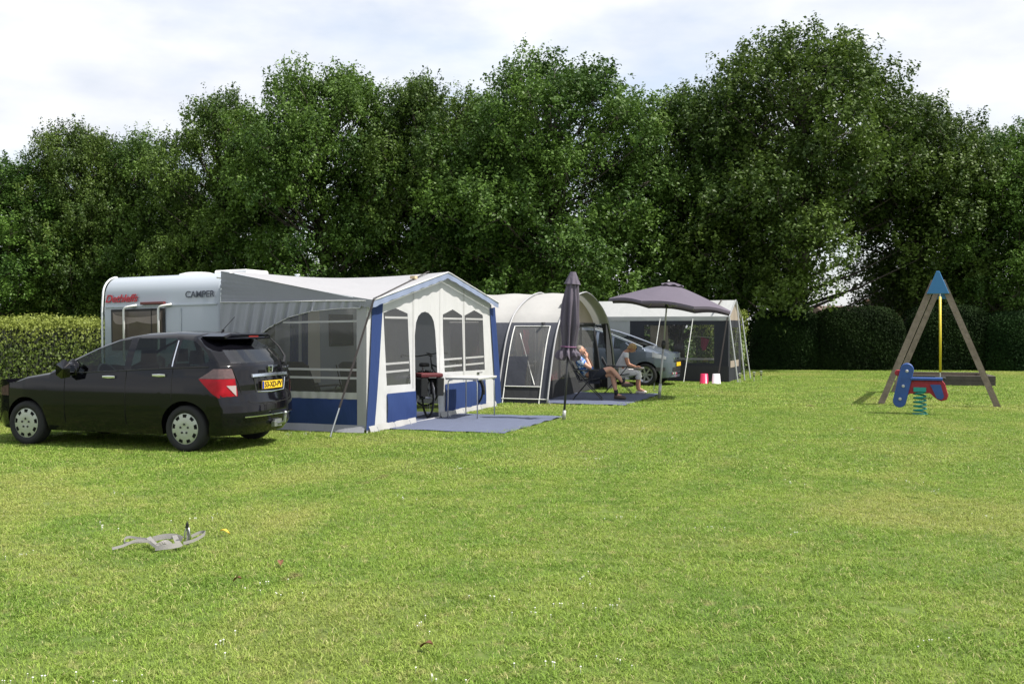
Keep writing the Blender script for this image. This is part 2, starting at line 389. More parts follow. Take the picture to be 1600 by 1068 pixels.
pts = []
def fill(y0, y1, step, margin):
    y = y0
    while y < y1:
        hw = y * 0.53 + margin; x = -hw
        while x < hw:
            px, py = x + random.uniform(-.2, .2) * step, y + random.uniform(-.2, .2) * step
            if not bare(px, py): pts.append((px, py, 0.0))
            x += step
        y += step
fill(3.4, 11.0, 0.28, 3.2)
near_pts = pts; pts = []
fill(11.0, 20.0, 0.36, 3.5)
mid_pts = pts; pts = []
fill(20.0, 37.5, 0.6, 4.0)
far_pts = pts
scatter('grass_near', 'short mown grass in the foreground of the lawn', [grass_patch('blades_%d' % i, 0.36, 820, 0.011, 0.028, 0.0042) for i in range(4)], near_pts, 0.85, 1.2)
scatter('grass_middle', 'short mown grass across the middle of the lawn', [grass_patch('mid_blades_%d' % i, 0.46, 600, 0.014, 0.032, 0.007) for i in range(3)], mid_pts, 0.85, 1.2)
scatter('grass_far', 'short mown grass at the far end of the lawn', [grass_patch('far_blades_%d' % i, 0.75, 520, 0.018, 0.036, 0.014) for i in range(3)], far_pts, 0.85, 1.15)
# clover flowers, tiny white heads
mcl = mat('clover_white', (0.75, 0.75, 0.68), 0.8)
cb = MB()
for i in range(5):
    a = random.uniform(0, 6.28); r = random.uniform(0, .25); x, y = r * math.cos(a), r * math.sin(a); h = random.uniform(.03, .05)
    cb.tube([(x, y, 0), (x, y, h)], 0.001, 3); cb.ball((x, y, h), (.007, .007, .005), 6, 4)
co = bpy.data.objects.new('clover_heads', cb.mesh('clover_heads')); co.data.materials.append(mcl)
cp = []
for i in range(70):
    y = 4.6 + 26 * random.random() ** 1.6; x = random.uniform(-.52, .52) * y
    if not bare(x, y): cp.append((x, y, 0))
scatter('clover', 'tiny white clover flowers dotted over the lawn', [co], cp, 0.45, 0.8)

# ------------------------------------------------------------------ foliage
def add_tint(me, vals, per):
    at = me.attributes.new('tint', 'FLOAT', 'POINT'); at.data.foreach_set('value', np.repeat(vals, per).astype(np.float32))
def leaf_mesh(name, pos, nrm, size, tint, m, aspect=0.62):
    """one folded leaf (4 verts, 2 tris) at every position"""
    n = len(pos)
    nrm = nrm / (np.linalg.norm(nrm, axis=1, keepdims=True) + 1e-9)
    r = rng.normal(size=(n, 3)); t = np.cross(nrm, r); t /= (np.linalg.norm(t, axis=1, keepdims=True) + 1e-9); b = np.cross(nrm, t)
    s = size[:, None]
    v = np.stack([pos - t * s * 0.5, pos + b * s * 0.5 * aspect + nrm * s * 0.08, pos + t * s * 0.5, pos - b * s * 0.5 * aspect + nrm * s * 0.08], 1)
    me = bpy.data.meshes.new(name); me.vertices.add(4 * n); me.vertices.foreach_set('co', v.reshape(-1).astype(np.float32))
    me.loops.add(4 * n); me.polygons.add(n)
    me.loops.foreach_set('vertex_index', np.arange(4 * n, dtype=np.int32)); me.polygons.foreach_set('loop_start', np.arange(0, 4 * n, 4, dtype=np.int32))
    me.update(calc_edges=True); add_tint(me, tint, 4); me.materials.append(m)
    return me

m_leaf = leafmat('oak_leaves', (0.036, 0.078, 0.014), (0.122, 0.205, 0.036), 0.25, rough=0.5, spec=0.22)
m_bark = mat('oak_bark', (0.075, 0.062, 0.05), 0.9, var=0.4, vscale=5, bump=0.6, bscale=18)

def make_tree_meshes(seed, H, RX, lobes, low=0.17, skip=None):
    """trunk with limbs, and a crown of leaf clumps around the limb ends (unit: metres, base at origin)"""
    global rng
    rs = random.Random(seed); rng = np.random.default_rng(seed)
    cen = []
    for i in range(lobes * 6):
        if len(cen) >= lobes: break
        f = rs.random() ** 0.85; z = H * (low + (0.90 - low) * f)
        prof = math.sin(math.pi * min(1, (f * 0.83 + 0.17))) ** 0.6 if f < 0.95 else 0.25       # wide low, narrow at the top
        rad = RX * (0.30 + 0.70 * prof) * rs.uniform(0.50, 1.0); a = rs.uniform(0, 6.283)
        p = Vector((rad * math.cos(a), rad * math.sin(a), z))
        if skip and skip(p): continue
        if all((p - q[0]).length > 0.7 for q in cen): cen.append((p, rs.uniform(0.55, 1.05) * (1.15 - 0.40 * f)))
    for k in range(16): f = (k + .5) / 16; a = rs.uniform(0, 6.283); p = Vector((RX * rs.uniform(.08, .38) * math.cos(a), RX * .3 * math.sin(a), H * (low + .04 + (.72 - low) * f))); cen += [] if (skip and skip(p)) else [(p, rs.uniform(.75, 1.0))]
    tb = MB(); lean = (rs.uniform(-.3, .3), rs.uniform(-.3, .3))
    for k in range(9): cen.append((Vector((lean[0] + rs.uniform(-.20, .20) * RX, lean[1] + rs.uniform(-.20, .20) * RX, H * rs.uniform(0.80, 0.95))), rs.uniform(.5, .8)))
    axis = [Vector((lean[0] * t * t + 0.12 * math.sin(5 * t + seed), lean[1] * t * t, H * 0.86 * t)) for t in [i / 10 for i in range(11)]]
    tb.tube(axis, [0.02 * H * (1 - 0.88 * i / 10) + (0.05 if i == 0 else 0) for i in range(11)], 9)
    P, Nn, T = [], [], []
    for (c, r) in cen:
        t = max(0.10, min(0.92, (c.z / H - 0.12) / 0.86 * 0.95)); k = min(9, int(t * 10)); st = axis[k].lerp(axis[k + 1], t * 10 - k)
        mid = st.lerp(c, 0.5) + Vector((0, 0, -0.15)); tb.tube([st, mid, c], [0.045 + 0.004 * H * (1 - t), 0.035, 0.012], 5)
        for q in range(3):
            e = c + Vector((rs.gauss(0, 1), rs.gauss(0, 1), rs.gauss(0.2, 1))).normalized() * r * 0.8; tb.tube([c, e], [0.014, 0.005], 4)
        nc = int(46 * r * r) + 10; tint0 = rs.uniform(0.05, 0.9)
        d = rng.normal(size=(nc, 3)); d[:, 2] += 0.25; d /= np.linalg.norm(d, axis=1, keepdims=True)
        cc = np.array(c) + d * (r * rng.uniform(0.45, 1.12, (nc, 1))) * np.array([1, 1, 0.85])
        for i in range(nc):
            n = int(rng.integers(16, 34)); sh = d[i] * 0.55 + np.array([0, 0, 0.75]) + rng.normal(0, .35, 3); sh /= np.linalg.norm(sh); tt = rng.random((n, 1))
            o = sh * tt * rng.uniform(.35, .95) + rng.normal(size=(n, 3)) * .115 * (1.15 - .7 * tt)      # a leafy shoot
            P.append(cc[i] + o); Nn.append(d[i] * 0.6 + np.array([0, 0, 0.7]) + rng.normal(size=(n, 3)) * 0.65)
            T.append(np.clip(tint0 + rng.normal(0, 0.16) + rng.normal(0, 0.12, n), 0, 1))
    P = np.concatenate(P); Nn = np.concatenate(Nn); T = np.concatenate(T)
    crown = leaf_mesh('crown', P, Nn, rng.uniform(0.085, 0.175, len(P)), T, m_leaf)
    trunk = tb.mesh('trunk'); trunk.materials.append(m_bark); trunk.shade_smooth()
    return trunk, crown
kinds = [make_tree_meshes(11, 12.5, 4.7, 125), make_tree_meshes(23, 12.5, 4.5, 118), make_tree_meshes(37, 12.5, 5.0, 135, 0.13), make_tree_meshes(51, 12.5, 4.3, 108, 0.2)]
kinds.append(make_tree_meshes(37, 12.5, 5.0, 128, 0.13, lambda p: .2 < p.x < 3.3 and p.z < 5.3))
kinds.append(make_tree_meshes(23, 12.5, 4.5, 112, 0.17, lambda p: -4.9 < p.x < -1.4 and p.z < 5.6))
rng = np.random.default_rng(99)
#        px   D   height  width  kind rot  label
trees = [(8, 47, 9.8, 0.95, 0, 10, 'low oak at the far left end of the tree row'),
         (122, 47, 11.3, 0.72, 1, 80, 'oak with a narrow top rising above the clipped yellow-green hedge'),
         (222, 48, 10.9, 0.80, 2, 150, 'rounded oak right behind the white caravan end, lower than its neighbours'),
         (345, 46, 12.4, 0.84, 3, 40, 'oak with a pointed top behind the caravan roof hatch'),
         (505, 44, 13.5, 0.98, 0, 200, 'tall broad oak behind the roof of the grey and white awning'),
         (662, 44, 12.7, 0.90, 1, 300, 'oak behind the blue trimmed gable of the first awning'),
         (765, 45, 12.0, 0.80, 3, 120, 'slim oak squeezed in behind the arched white awning roof'),
         (868, 42, 13.3, 1.10, 2, 20, 'wide oak directly behind the closed parasol'),
         (1060, 43.5, 12.2, 0.95, 0, 95, 'oak behind the open parasol with a small tuft on top'),
         (1250, 42, 14.3, 1.16, 4, 0, 'tallest oak of the row, left of the swing'),
         (1430, 43, 11.6, 0.98, 5, 0, 'spreading oak behind the swing frame'),
         (1590, 41, 10.0, 0.82, 3, 330, 'loose-crowned oak at the right end of the tree row')]
for (px, D, h, w, k, rot, lab) in trees:
    t = thing('oak_tree', lab, 'tree', ((px - 800) / 1556 * D, D, 0), R(rot), 'oak trees in a row behind the campsite')
    s = h / 12.5; t.scale = (w, w, s)
    for nm, me in (('trunk', kinds[k][0]), ('crown', kinds[k][1])):
        o = bpy.data.objects.new(nm, me); C.objects.link(o); o.parent = t

# hedges: dark twiggy core, leaves all over the clipped surface
m_core = mat('hedge_core', (0.016, 0.022, 0.009), 0.95, var=0.4, vscale=9)
def hedge_from(name, label, group, fn_surface, n, size, m, loc=(0, 0, 0), rz=0, core=None, jitter=0.05):
    h = thing(name, label, 'hedge', loc, rz, group)
    P, Nn = fn_surface(n)
    P = P + Nn * rng.normal(0, jitter, (n, 1)) + rng.normal(0, jitter * 0.5, (n, 3))
    P[:, 2] = np.maximum(P[:, 2], 0.02)
    T = np.clip(0.45 + 0.25 * np.sin(P[:, 0] * 2.1 + P[:, 1] * 1.7 + 3 * P[:, 2]) + rng.normal(0, 0.22, n), 0, 1)
    me = leaf_mesh('foliage', P, Nn * 0.8 + rng.normal(size=(n, 3)) * 0.6, rng.uniform(size * 0.7, size * 1.3, n), T, m)
    o = bpy.data.objects.new('foliage', me); C.objects.link(o); o.parent = h
    core.build('core', m_core, h)
    return h
def box_surface(L, W, H):
    def f(n):
        ar = np.array([L * H, L * H, W * H, W * H, L * W]); k = rng.choice(5, n, p=ar / ar.sum()); u = rng.random(n); v = rng.random(n)
        P = np.zeros((n, 3)); N = np.zeros((n, 3))
        for q in range(5):
            s = k == q
            if q < 2: P[s] = np.stack([(W if q else 0) + 0 * u[s], u[s] * L, v[s] * H], 1); N[s, 0] = 1 if q else -1
            elif q < 4: P[s] = np.stack([u[s] * W, (L if q == 3 else 0) + 0 * u[s], v[s] * H], 1); N[s, 1] = 1 if q == 3 else -1
            else: P[s] = np.stack([u[s] * W, v[s] * L, H + 0 * u[s]], 1); N[s, 2] = 1
        P[:, 2] *= 1 + .022 * np.sin(1.7 * P[:, 1]) + .016 * np.sin(4.3 * P[:, 1] + 1)
        P[:, 0] += .04 * np.sin(2.3 * P[:, 1] + 2 * P[:, 2]) + .03 * np.sin(5.1 * P[:, 1] - 3 * P[:, 2])
        return P, N
    return f
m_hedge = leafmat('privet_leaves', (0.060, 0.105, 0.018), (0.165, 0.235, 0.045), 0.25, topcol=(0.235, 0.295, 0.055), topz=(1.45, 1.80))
def clipped_hedge(lab, loc, rz, L, W, H, n, size=0.055, sprig=True):
    core = MB().box((W / 2, L / 2, H / 2 - .03), (W - .26, L - .2, H - .14))
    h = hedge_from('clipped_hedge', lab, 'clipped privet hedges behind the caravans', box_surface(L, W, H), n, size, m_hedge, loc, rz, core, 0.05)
    if sprig:
        tb = MB()
        for i in range(int(L * 3)):
            y = random.uniform(0.1, L - .1); x = random.uniform(.1, W - .1); tb.tube([(x, y, H - .05), (x + random.uniform(-.03, .03), y + random.uniform(-.03, .03), H + random.uniform(.04, .14))], [.004, .002], 3)
        tag(tb.build('stray_twigs', m_hedge, h), kind='stuff')
    return h
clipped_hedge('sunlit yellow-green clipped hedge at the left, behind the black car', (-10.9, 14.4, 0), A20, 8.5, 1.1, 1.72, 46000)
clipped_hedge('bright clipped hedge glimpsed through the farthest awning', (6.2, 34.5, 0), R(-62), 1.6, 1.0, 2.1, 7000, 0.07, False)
m_thuja = leafmat('thuja_foliage', (0.007, 0.017, 0.005), (0.020, 0.042, 0.010), 0.10, rough=0.8, spec=0.08)
def mound_surface(a, b, H, e=0.62):
    def f(n):
        u = rng.uniform(0, 2 * np.pi, n); q = rng.uniform(-1, 1, n); fl = rng.random(n); u = np.where(fl < .5, -np.arccos(np.sign(q) * np.abs(q) ** (1 / e)), u); v = np.arccos(rng.uniform(0.0, 1.0, n)); c, s = np.cos(v), np.sin(v)
        pw = lambda q, k: np.sign(q) * np.abs(q) ** k
        P = np.stack([a * pw(np.cos(u), e) * pw(s, 0.42), b * pw(np.sin(u), e) * pw(s, 0.42), H * pw(c, 0.62)], 1)
        P[:, 2] = np.where(rng.random(n) < 0.35, P[:, 2] * rng.random(n), P[:, 2])
        N = P / np.array([a * a, b * b, H * H]); N /= np.linalg.norm(N, axis=1, keepdims=True) + 1e-9
        return P, N
    return f
for (px, D, a, H, lab) in [(1238, 38.0, 1.45, 2.25, 'dark rounded conifer hedge bush next to the farthest awning'),
                           (1350, 37.6, 1.80, 2.40, 'wide dark rounded hedge bush below the gap of sky'),
                           (1492, 37.6, 1.75, 2.45, 'dark rounded hedge bush seen through the swing frame'),
                           (1612, 37.0, 1.60, 2.20, 'dark hedge bush cut off at the right edge of the lawn')]:
    core = MB().grid(lambda u, v: (0.93 * a * math.copysign(abs(math.cos(6.2832 * u)) ** .62, math.cos(6.2832 * u)) * math.sin(1.5708 * v) ** .42,
                                   0.93 * 1.2 * math.copysign(abs(math.sin(6.2832 * u)) ** .62, math.sin(6.2832 * u)) * math.sin(1.5708 * v) ** .42,
                                   0.95 * H * max(0, math.cos(1.5708 * v)) ** .62), 32, 12)
    hedge_from('rounded_hedge', lab, 'dark rounded hedge bushes along the end of the lawn', mound_surface(a, 1.25, H), 26000, 0.075, m_thuja, ((px - 800) / 1556 * D, D + 0.9, 0), 0, core, 0.03)
# tall shrub belt behind the trunks (reads as one dark mass)
def belt(n):
    x = rng.uniform(-34, 9.2, n); P = np.stack([x, 50 + rng.uniform(-1.2, 1.2, n), rng.uniform(0, 1, n) ** 0.8 * (3.6 + 0.9 * np.sin(x * 0.8) + 0.5 * np.sin(x * 2.3))], 1)
    N = np.stack([rng.normal(0, .4, n), -np.ones(n), rng.uniform(0, 1, n)], 1); return P, N
P, Nn = belt(46000)
um = leaf_mesh('undergrowth', P, Nn + rng.normal(size=Nn.shape) * 0.5, rng.uniform(0.16, 0.32, len(P)), np.clip(rng.normal(.3, .2, len(P)), 0, 1), m_leaf)
uo = bpy.data.objects.new('undergrowth', um); C.objects.link(uo); tag(uo, 'dark undergrowth behind the trunks of the oaks', None, kind='stuff')

# ------------------------------------------------------------------ houses behind the trees
m_brick = mat('house_brick', (0.22, 0.13, 0.09), 0.9, var=0.25, vscale=8, bump=0.3, bscale=30)
m_tile = mat('roof_tiles', (0.12, 0.078, 0.064), 0.85, var=0.3, vscale=5, bump=0.4, bscale=20)
m_white = mat('white_paint', (0.78, 0.78, 0.76), 0.5, var=0.05)
m_darkglass = mat('house_glass', (0.02, 0.025, 0.03), 0.08)
def house(lab, loc, rz, L, W, H, RH, wall):
    h = thing('house', lab, 'house', loc, rz)
    MB().box((0, 0, H / 2), (L, W, H)).build('wall', wall, h)
    rf = MB()
    o = 0.35
    rf.rprism([(-W / 2 - o, H - .1), (W / 2 + o, H - .1), (0, H + RH)], lambda x, u, v: (x, u, v), -L / 2 - o, L / 2 + o, 0.04)
    r = rf.build('roof', m_tile, h)
    MB().box((L * .25, 0, H + RH), (.5, .5, 1.0)).build('chimney', m_brick, r)
    MB().box((0, -W / 2 - o - .04, H - .12), (L + 2 * o, .06, .24)).build('fascia_board', m_white, h)
    for x in (-L * .3, 0, L * .3):
        w = MB().box((x, -W / 2 - .02, H * .55), (1.3, .06, 1.2)).build('window', m_white, h)
        for q in (-.31, .31): MB().box((x + q, -W / 2 - .055, H * .55), (.54, .02, 1.06)).build('pane', m_darkglass, w)
    return h
house('low house with a reddish tiled roof glimpsed in the gap between the oaks', (24.0, 70, 0), R(8), 5.0, 6, 2.0, 1.1, m_brick)
house('long low brown building with a white fascia behind the bushes at the right', (24.5, 47, 0), R(-3), 13.0, 6, 2.75, 0.7, m_brick)

# ------------------------------------------------------------------ caravan
m_carav = mat('caravan_paint', (0.37, 0.41, 0.46), 0.22, spec=0.5, coat=0.4, var=0.03, vscale=2)
m_trim = mat('caravan_trim', (0.72, 0.74, 0.75), 0.35)
m_rubber = mat('rubber', (0.02, 0.02, 0.02), 0.7)
m_chrome = mat('chrome', (0.75, 0.76, 0.78), 0.12, metal=1.0)
m_steel = mat('galvanised_steel', (0.45, 0.46, 0.47), 0.4, metal=0.9, var=0.1)
m_alu = mat('aluminium_pole', (0.62, 0.62, 0.62), 0.35, metal=0.8)
m_red = mat('red_lettering', (0.38, 0.02, 0.03), 0.4)
m_black = mat('black_plastic', (0.015, 0.015, 0.016), 0.45)
m_smoke = glass('smoked_window', (0.16, 0.11, 0.08))
m_curtain = mat('curtain', (0.24, 0.20, 0.175), 0.9, var=0.2, vscale=4, bump=0.4, bscale=8)
cv = thing('caravan', 'white touring caravan with red and black lettering, half hidden by the black car', 'caravan', (-4.83, 16.62, 0), R(-19))
cv.rotation_euler = (0, R(-1.1), R(-19))
W, L = 2.42, 5.2
near = [(0.05, .36), (0.0, .50), (-.02, 1.2), (-.01, 2.02), (.015, 2.24)] + [(.015 + .36 * (1 - math.cos(R(a))), 2.24 + .33 * math.sin(R(a))) for a in range(10, 91, 10)]
far = [(L - y, z) for (y, z) in near[::-1]]
prof = near + far
prof = prof[::-1]                        # counter-clockwise in (y, z)
MB().rprism(prof, lambda x, u, v: (x, u, v), -W, 0, 0.07, 4).build('body', m_carav, cv, angle=35)
MB().rprism([(.35, .18), (.35, .42), (L - .35, .42), (L - .35, .18)][::-1], lambda x, u, v: (x, u, v), -W + .12, -.12, .02).build('chassis', m_rubber, cv)
for x in (0.012, -W - 0.012):            # awning rails round both ends
    MB().tube([(x * 1.0, y, z) for (y, z) in near], 0.018, 6).build('awning_rail', m_trim, cv, smooth=True)
MB().bar((-W + .06, -.022, 2.03), (-.06, -.022, 2.03), .018, .022).build('seam_strip', mat('seam_grey', (.42, .46, .5), .4), cv)
# end window with curtains, grab handles, marker light
fw = MB().rprism([(-2.22, 1.28), (-1.10, 1.28), (-1.10, 1.99), (-2.22, 1.99)], lambda x, u, v: (u, x, v), -.045, -.010, .012).build('window', m_rubber, cv)
MB().box((-1.66, -.049, 1.635), (1.04, .006, .62)).build('pane', mat('smoked_acrylic', (.10, .082, .07), .07, var=.3, vscale=3), fw)
MB().grid(lambda u, v: (-2.16 + 1.0 * u, -.0545 + .0015 * math.sin(60 * u), 1.93 - .16 * max(0, 1 - (2 * u - 1) ** 2) ** .5 * (.55 + .45 * v) - .13 * v * abs(2 * u - 1)), 24, 3).build('curtain', m_curtain, fw)
MB().bar((-1.36, -.054, 1.30), (-1.36, -.054, 1.97), .012, .012).build('window_bar', m_rubber, fw)
for hx in (-1.90, -1.18):
    MB().tube([(hx, -.10, 1.10)] + arc((hx + .07, -.10, 1.95), .07, 180, 90, 5, 'xz') + [(hx + .16, -.085, 2.035), (hx + .22, -.03, 2.05)], .019, 8).build('grab_handle', m_white, cv, smooth=True)
    MB().tube([(hx, -.10, 1.12), (hx + .02, -.02, 1.08)], .019, 8).build('grab_handle', m_white, cv, smooth=True)
MB().rprism([(-1.58, 2.055), (-1.10, 2.055), (-1.10, 2.10), (-1.58, 2.10)], lambda x, u, v: (u, x, v), -.07, 0.0, .008).build('brake_light', mat('brown_red_lens', (.13, .03, .03), .25), cv)
MB().bar((-.78, -.026, 1.25), (-.78, -.026, 1.98), .01, .012).build('locker_seam', MATS['seam_grey'], cv)
text_mesh('lettering', 'Dethleffs', .185, m_red, cv, frame((-2.02, -.018, 2.17), (1, 0, 0), (0, .12, 1)), .3, .004, .004)
text_mesh('lettering', 'CAMPER', .155, mat('dark_lettering', (.05, .06, .08), .4), cv, frame((-.40, -.018, 2.20), (1, 0, 0), (0, .12, 1)), 0, .004, .0015)
hatch = MB().rprism([(-.75, .9), (-.1, .9), (-.1, 1.6), (-.75, 1.6)], lambda x, u, v: (u, v, x), 2.56, 2.665, .03).build('roof_hatch', m_white, cv)
MB().lathe([(0, 2.63), (.2, 2.625), (.31, 2.6), (.34, 2.55)], (-1.0, .75, 0), 'z', 20).build('roof_dome', m_trim, cv, smooth=True)
MB().lathe([(0, 2.73), (.05, 2.73), (.05, 2.70), (.03, 2.70), (.03, 2.55)], (-.7, 3.6, 0), 'z', 10).build('roof_vent', m_trim, cv)
# side towards the awning: door and windows
MB().rprism([(2.55, .55), (3.2, .55), (3.2, 2.2), (2.55, 2.2)], lambda x, u, v: (x, u, v), .0, .03, .015).build('door', mat('door_cream', (.62, .60, .52), .4), cv)
for (y0, y1) in ((.5, 1.6), (3.6, 4.6)):
    w = MB().rprism([(y0, 1.25), (y1, 1.25), (y1, 1.9), (y0, 1.9)], lambda x, u, v: (x, u, v), .0, .025, .01).build('window', m_rubber, cv)
    MB().box((.028, (y0 + y1) / 2, 1.575), (.006, y1 - y0 - .08, .57)).build('pane', m_darkglass, w)
for wy in (2.35, 2.95):
    MB().lathe([(.0, -.09), (.17, -.09), (.29, -.075), (.315, -.03), (.315, .04), (.29, .07), (0, .07)], (-.06, wy, .315), 'x', 20).build('wheel', m_rubber, cv, smooth=True)

# ------------------------------------------------------------------ first awning (blue, white and grey)
m_cwhite = cloth('awning_white_cloth', (0.64, 0.64, 0.645), 0.25, wrinkle=0.5, wscale=2.2)
m_croof = cloth('awning_roof_cloth', (0.36, 0.36, 0.375), 0.15, wrinkle=0.15)
m_cgrey = cloth('awning_grey_cloth', (0.30, 0.31, 0.34), 0.2, wrinkle=0.3)
m_cblue = cloth('awning_blue_cloth', (0.024, 0.050, 0.165), 0.15, wrinkle=0.35)
m_clblue = cloth('awning_light_blue_trim', (0.27, 0.32, 0.46), 0.2)
m_cflap = cloth('mud_flap_cloth', (0.40, 0.40, 0.39), 0.2)
m_film = film('awning_foil', (0.32, 0.32, 0.33), 0.70, 0.15)
m_band = cloth('foil_band', (0.6, 0.6, 0.6), 0.4)
m_strap = mat('storm_strap', (0.045, 0.038, 0.036), 0.8, bump=.2, bscale=120)
aw = thing('caravan_awning', 'blue, white and grey caravan awning with a gabled front and open doorway', 'awning', (-2.25, 15.4, 0), A20)
FPl = lambda off: (lambda s, z: (off, s, z))
SPl = lambda off: (lambda x, z: (x, off, z))
DEP = 2.70; RZ = 2.56; PK = 2.88; PZ = 2.63; EZ0 = 2.05; EZ1 = 2.13; LN = 5.45
def zg(s): return EZ0 + (PZ - EZ0) * s / PK if s < PK else PZ + (EZ1 - PZ) * (s - PK) / (LN - PK)
win1 = [(.56, 1.87), (.68, .70), (1.56, .68), (1.44, 1.87), (1.0, 1.95)]
door = [(1.72, 1.50), (1.76, .03), (2.72, .03), (2.62, 1.2), (2.56, 1.58), (2.50, 1.74), (2.41, 1.83), (2.28, 1.89), (2.13, 1.91), (1.98, 1.89), (1.86, 1.83), (1.77, 1.72)]
win2 = [(2.86, 1.86), (2.98, .82), (3.86, .80), (3.80, 1.86), (3.35, 1.97)]
win3 = [(3.92, 1.86), (3.96, .80), (4.98, .78), (4.86, 1.88), (4.40, 1.97)]
outer = [(.0, .0), (5.62, .0), (5.28, 2.12), (PK, PZ - .01), (.0, EZ0 - .01)]
MB().poly([outer, win1, door, win2, win3], FPl(0)).build('front_wall', m_cwhite, aw)
for w in (win1, win2, win3):
    p = MB().poly([w], FPl(-.006)).build('window_foil', m_film, aw)
    s0, s1 = min(q[0] for q in w) + .06, max(q[0] for q in w) - .06
    for zz in (.90, 1.03, 1.78): MB().poly([[(s0, zz), (s1, zz), (s1, zz + .035), (s0, zz + .035)]], FPl(-.002)).build('foil_band', m_band, p)
def folds(fn, k=.012, fr_=9.0):
    return fn
def blue(pl, n=14):
    """slightly billowing blue panel; pl = four corners (s, z) counter-clockwise from bottom left"""
    def f(u, v):
        a = Vector(pl[0]).lerp(Vector(pl[1]), u); b = Vector(pl[3]).lerp(Vector(pl[2]), u); p = a.lerp(b, v)
        return (.012 + .018 * math.sin(math.pi * v) * (0.6 + .4 * math.sin(9 * u + 2 * v)), p.x, p.y)
    return MB().grid(f, n, 6)
blue([(.67, .09), (1.76, .09), (1.74, .55), (.67, .57)]).build('lower_panel', m_cblue, aw, smooth=True)
blue([(2.98, .09), (5.02, .09), (4.99, .58), (2.98, .60)], 24).build('lower_panel', m_cblue, aw, smooth=True)
blue([(-.03, .05), (.24, .05), (.53, 2.02), (.16, 2.02)], 6).build('corner_panel', m_cblue, aw, smooth=True)
blue([(5.56, .05), (5.90, .05), (5.52, 2.05), (5.22, 2.02)], 6).build('corner_panel', m_cblue, aw, smooth=True)
for s in (2.82,): MB().poly([[(s - .07, .03), (s + .07, .03), (s + .06, PZ - .06), (s - .06, PZ - .06)]], FPl(.006)).build('centre_strip', m_cwhite, aw)
for s, z1 in ((1.66, 2.22), (3.88, 2.35)): MB().poly([[(s - .03, .62 if s > 2 else .6), (s + .03, .62), (s + .03, z1), (s - .03, z1)]], FPl(.004)).build('seam_strip', cloth('seam_cloth', (.5, .5, .5), .2), aw)
def flap(p0, p1, h, out, m, n=18, axis='front'):
    def f(u, v):
        s = p0 + (p1 - p0) * u; w = .02 * math.sin(23 * u) + .012 * math.sin(61 * u)
        return (out * (1 - v) + w * (1 - v) + .008, s, .012 + h * v) if axis == 'front' else (s, -out * (1 - v) - w * (1 - v) - .008, .012 + h * v)
    return MB().grid(f, n, 3).build('mud_flap', m, aw, smooth=True)
flap(.05, 1.74, .10, .045, m_cflap); flap(2.75, 5.6, .10, .04, m_cflap, 26); flap(-2.7, -.02, .11, .07, m_cgrey, 24, 'side')
# roof: from the caravan rail to the gable line
NS = 40
def rf(u, v):
    s = LN * u; zf = zg(s); z = RZ + (zf - RZ) * v - .035 * math.sin(math.pi * v) * (1 - .4 * abs(2 * u - 1)); x = -DEP + .04 + (DEP + .07) * v
    return (x, s - .02 + .0 * v, z + .012)
MB().grid(rf, NS, 16).build('roof', m_croof, aw, smooth=True)
def val(u, v):
    s = LN * u; return (.125 + .006 * math.sin(s * 14 + 2 * math.sin(s * 3)) * v, s - .02, zg(s) + .01 - (.115 + .006 * math.sin(s * 17)) * v)
MB().grid(val, 80, 3).build('valance', m_clblue, aw, smooth=True)
MB().tube([(.125, LN * i / 40 - .02, zg(LN * i / 40) + .005) for i in range(41)], .014, 6).build('roof_piping', m_cwhite, aw)
# underside edge pieces at the corners
MB().grid(lambda u, v: (.125 - .35 * u, -.03, EZ0 + .012 - (.13 + .01 * math.sin(20 * u)) * v + .05 * u), 10, 2).build('valance_return', m_cgrey, aw, smooth=True)
# side wall towards the camera
arch = [(-2.60, .62), (-.16, .62), (-.10, 1.94), (-.50, 1.93), (-1.0, 1.885), (-1.4, 1.79), (-1.75, 1.63), (-2.05, 1.42), (-2.35, 1.10), (-2.52, .85)]
def arch_z(x):
    xs = [-2.78, -2.60, -2.52, -2.35, -2.05, -1.75, -1.4, -1.0, -.5, -.10]; zs = [.3, .62, .85, 1.10, 1.42, 1.63, 1.79, 1.885, 1.93, 1.94]
    return float(np.interp(x, xs, zs))
topz = lambda x: RZ + (EZ0 - RZ) * (x + DEP) / DEP
MB().grid(lambda u, v: (-DEP + .02 + DEP * u, -.004 - .02 * math.sin(3.14 * v) * math.exp(-6 * u) * math.sin(40 * v), 2.045 + (topz(-DEP + DEP * u) - 2.045) * v), 40, 14).build('side_gable', m_cgrey, aw, smooth=True)
def drape(u, v):
    x = -DEP + .02 + (DEP - .1) * u; z0 = max(arch_z(x), .05); z = 2.045 + (z0 - 2.045) * v
    fold = math.sin(88 * u + 7 * (2.045 - z) + 2.0 * math.sin(7 * u)) * .6 + .4 * math.sin(151 * u + 11 * (2.045 - z))
    return (x, -.020 - .045 * fold * (.25 + .75 * v) * (1.0 if z0 < 1.9 else .5), z)
MB().grid(drape, 300, 12).build('side_valance', mat('satin_grey_cloth', (.27, .28, .31), .38, spec=.6, var=.06), aw, smooth=True)
MB().tube([(-DEP + .02 + (DEP - .02) * i / 12, -.028, 2.048 - .006 * math.sin(i * .52)) for i in range(13)], .011, 6).build('side_piping', m_cwhite, aw)
MB().tube([(x, -.035, arch_z(x)) for x in np.linspace(-2.6, -.1, 40)], .008, 5).build('arch_piping', m_cwhite, aw)
sf = MB().poly([arch], SPl(0.0)).build('window_foil', film('side_foil', (.42, .41, .37), .62, .15), aw)
for zz in (.83, .96): MB().poly([[(-2.45, zz), (-.17, zz), (-.17, zz + .035), (-2.45, zz + .035)]], SPl(-.004)).build('foil_band', m_band, sf)
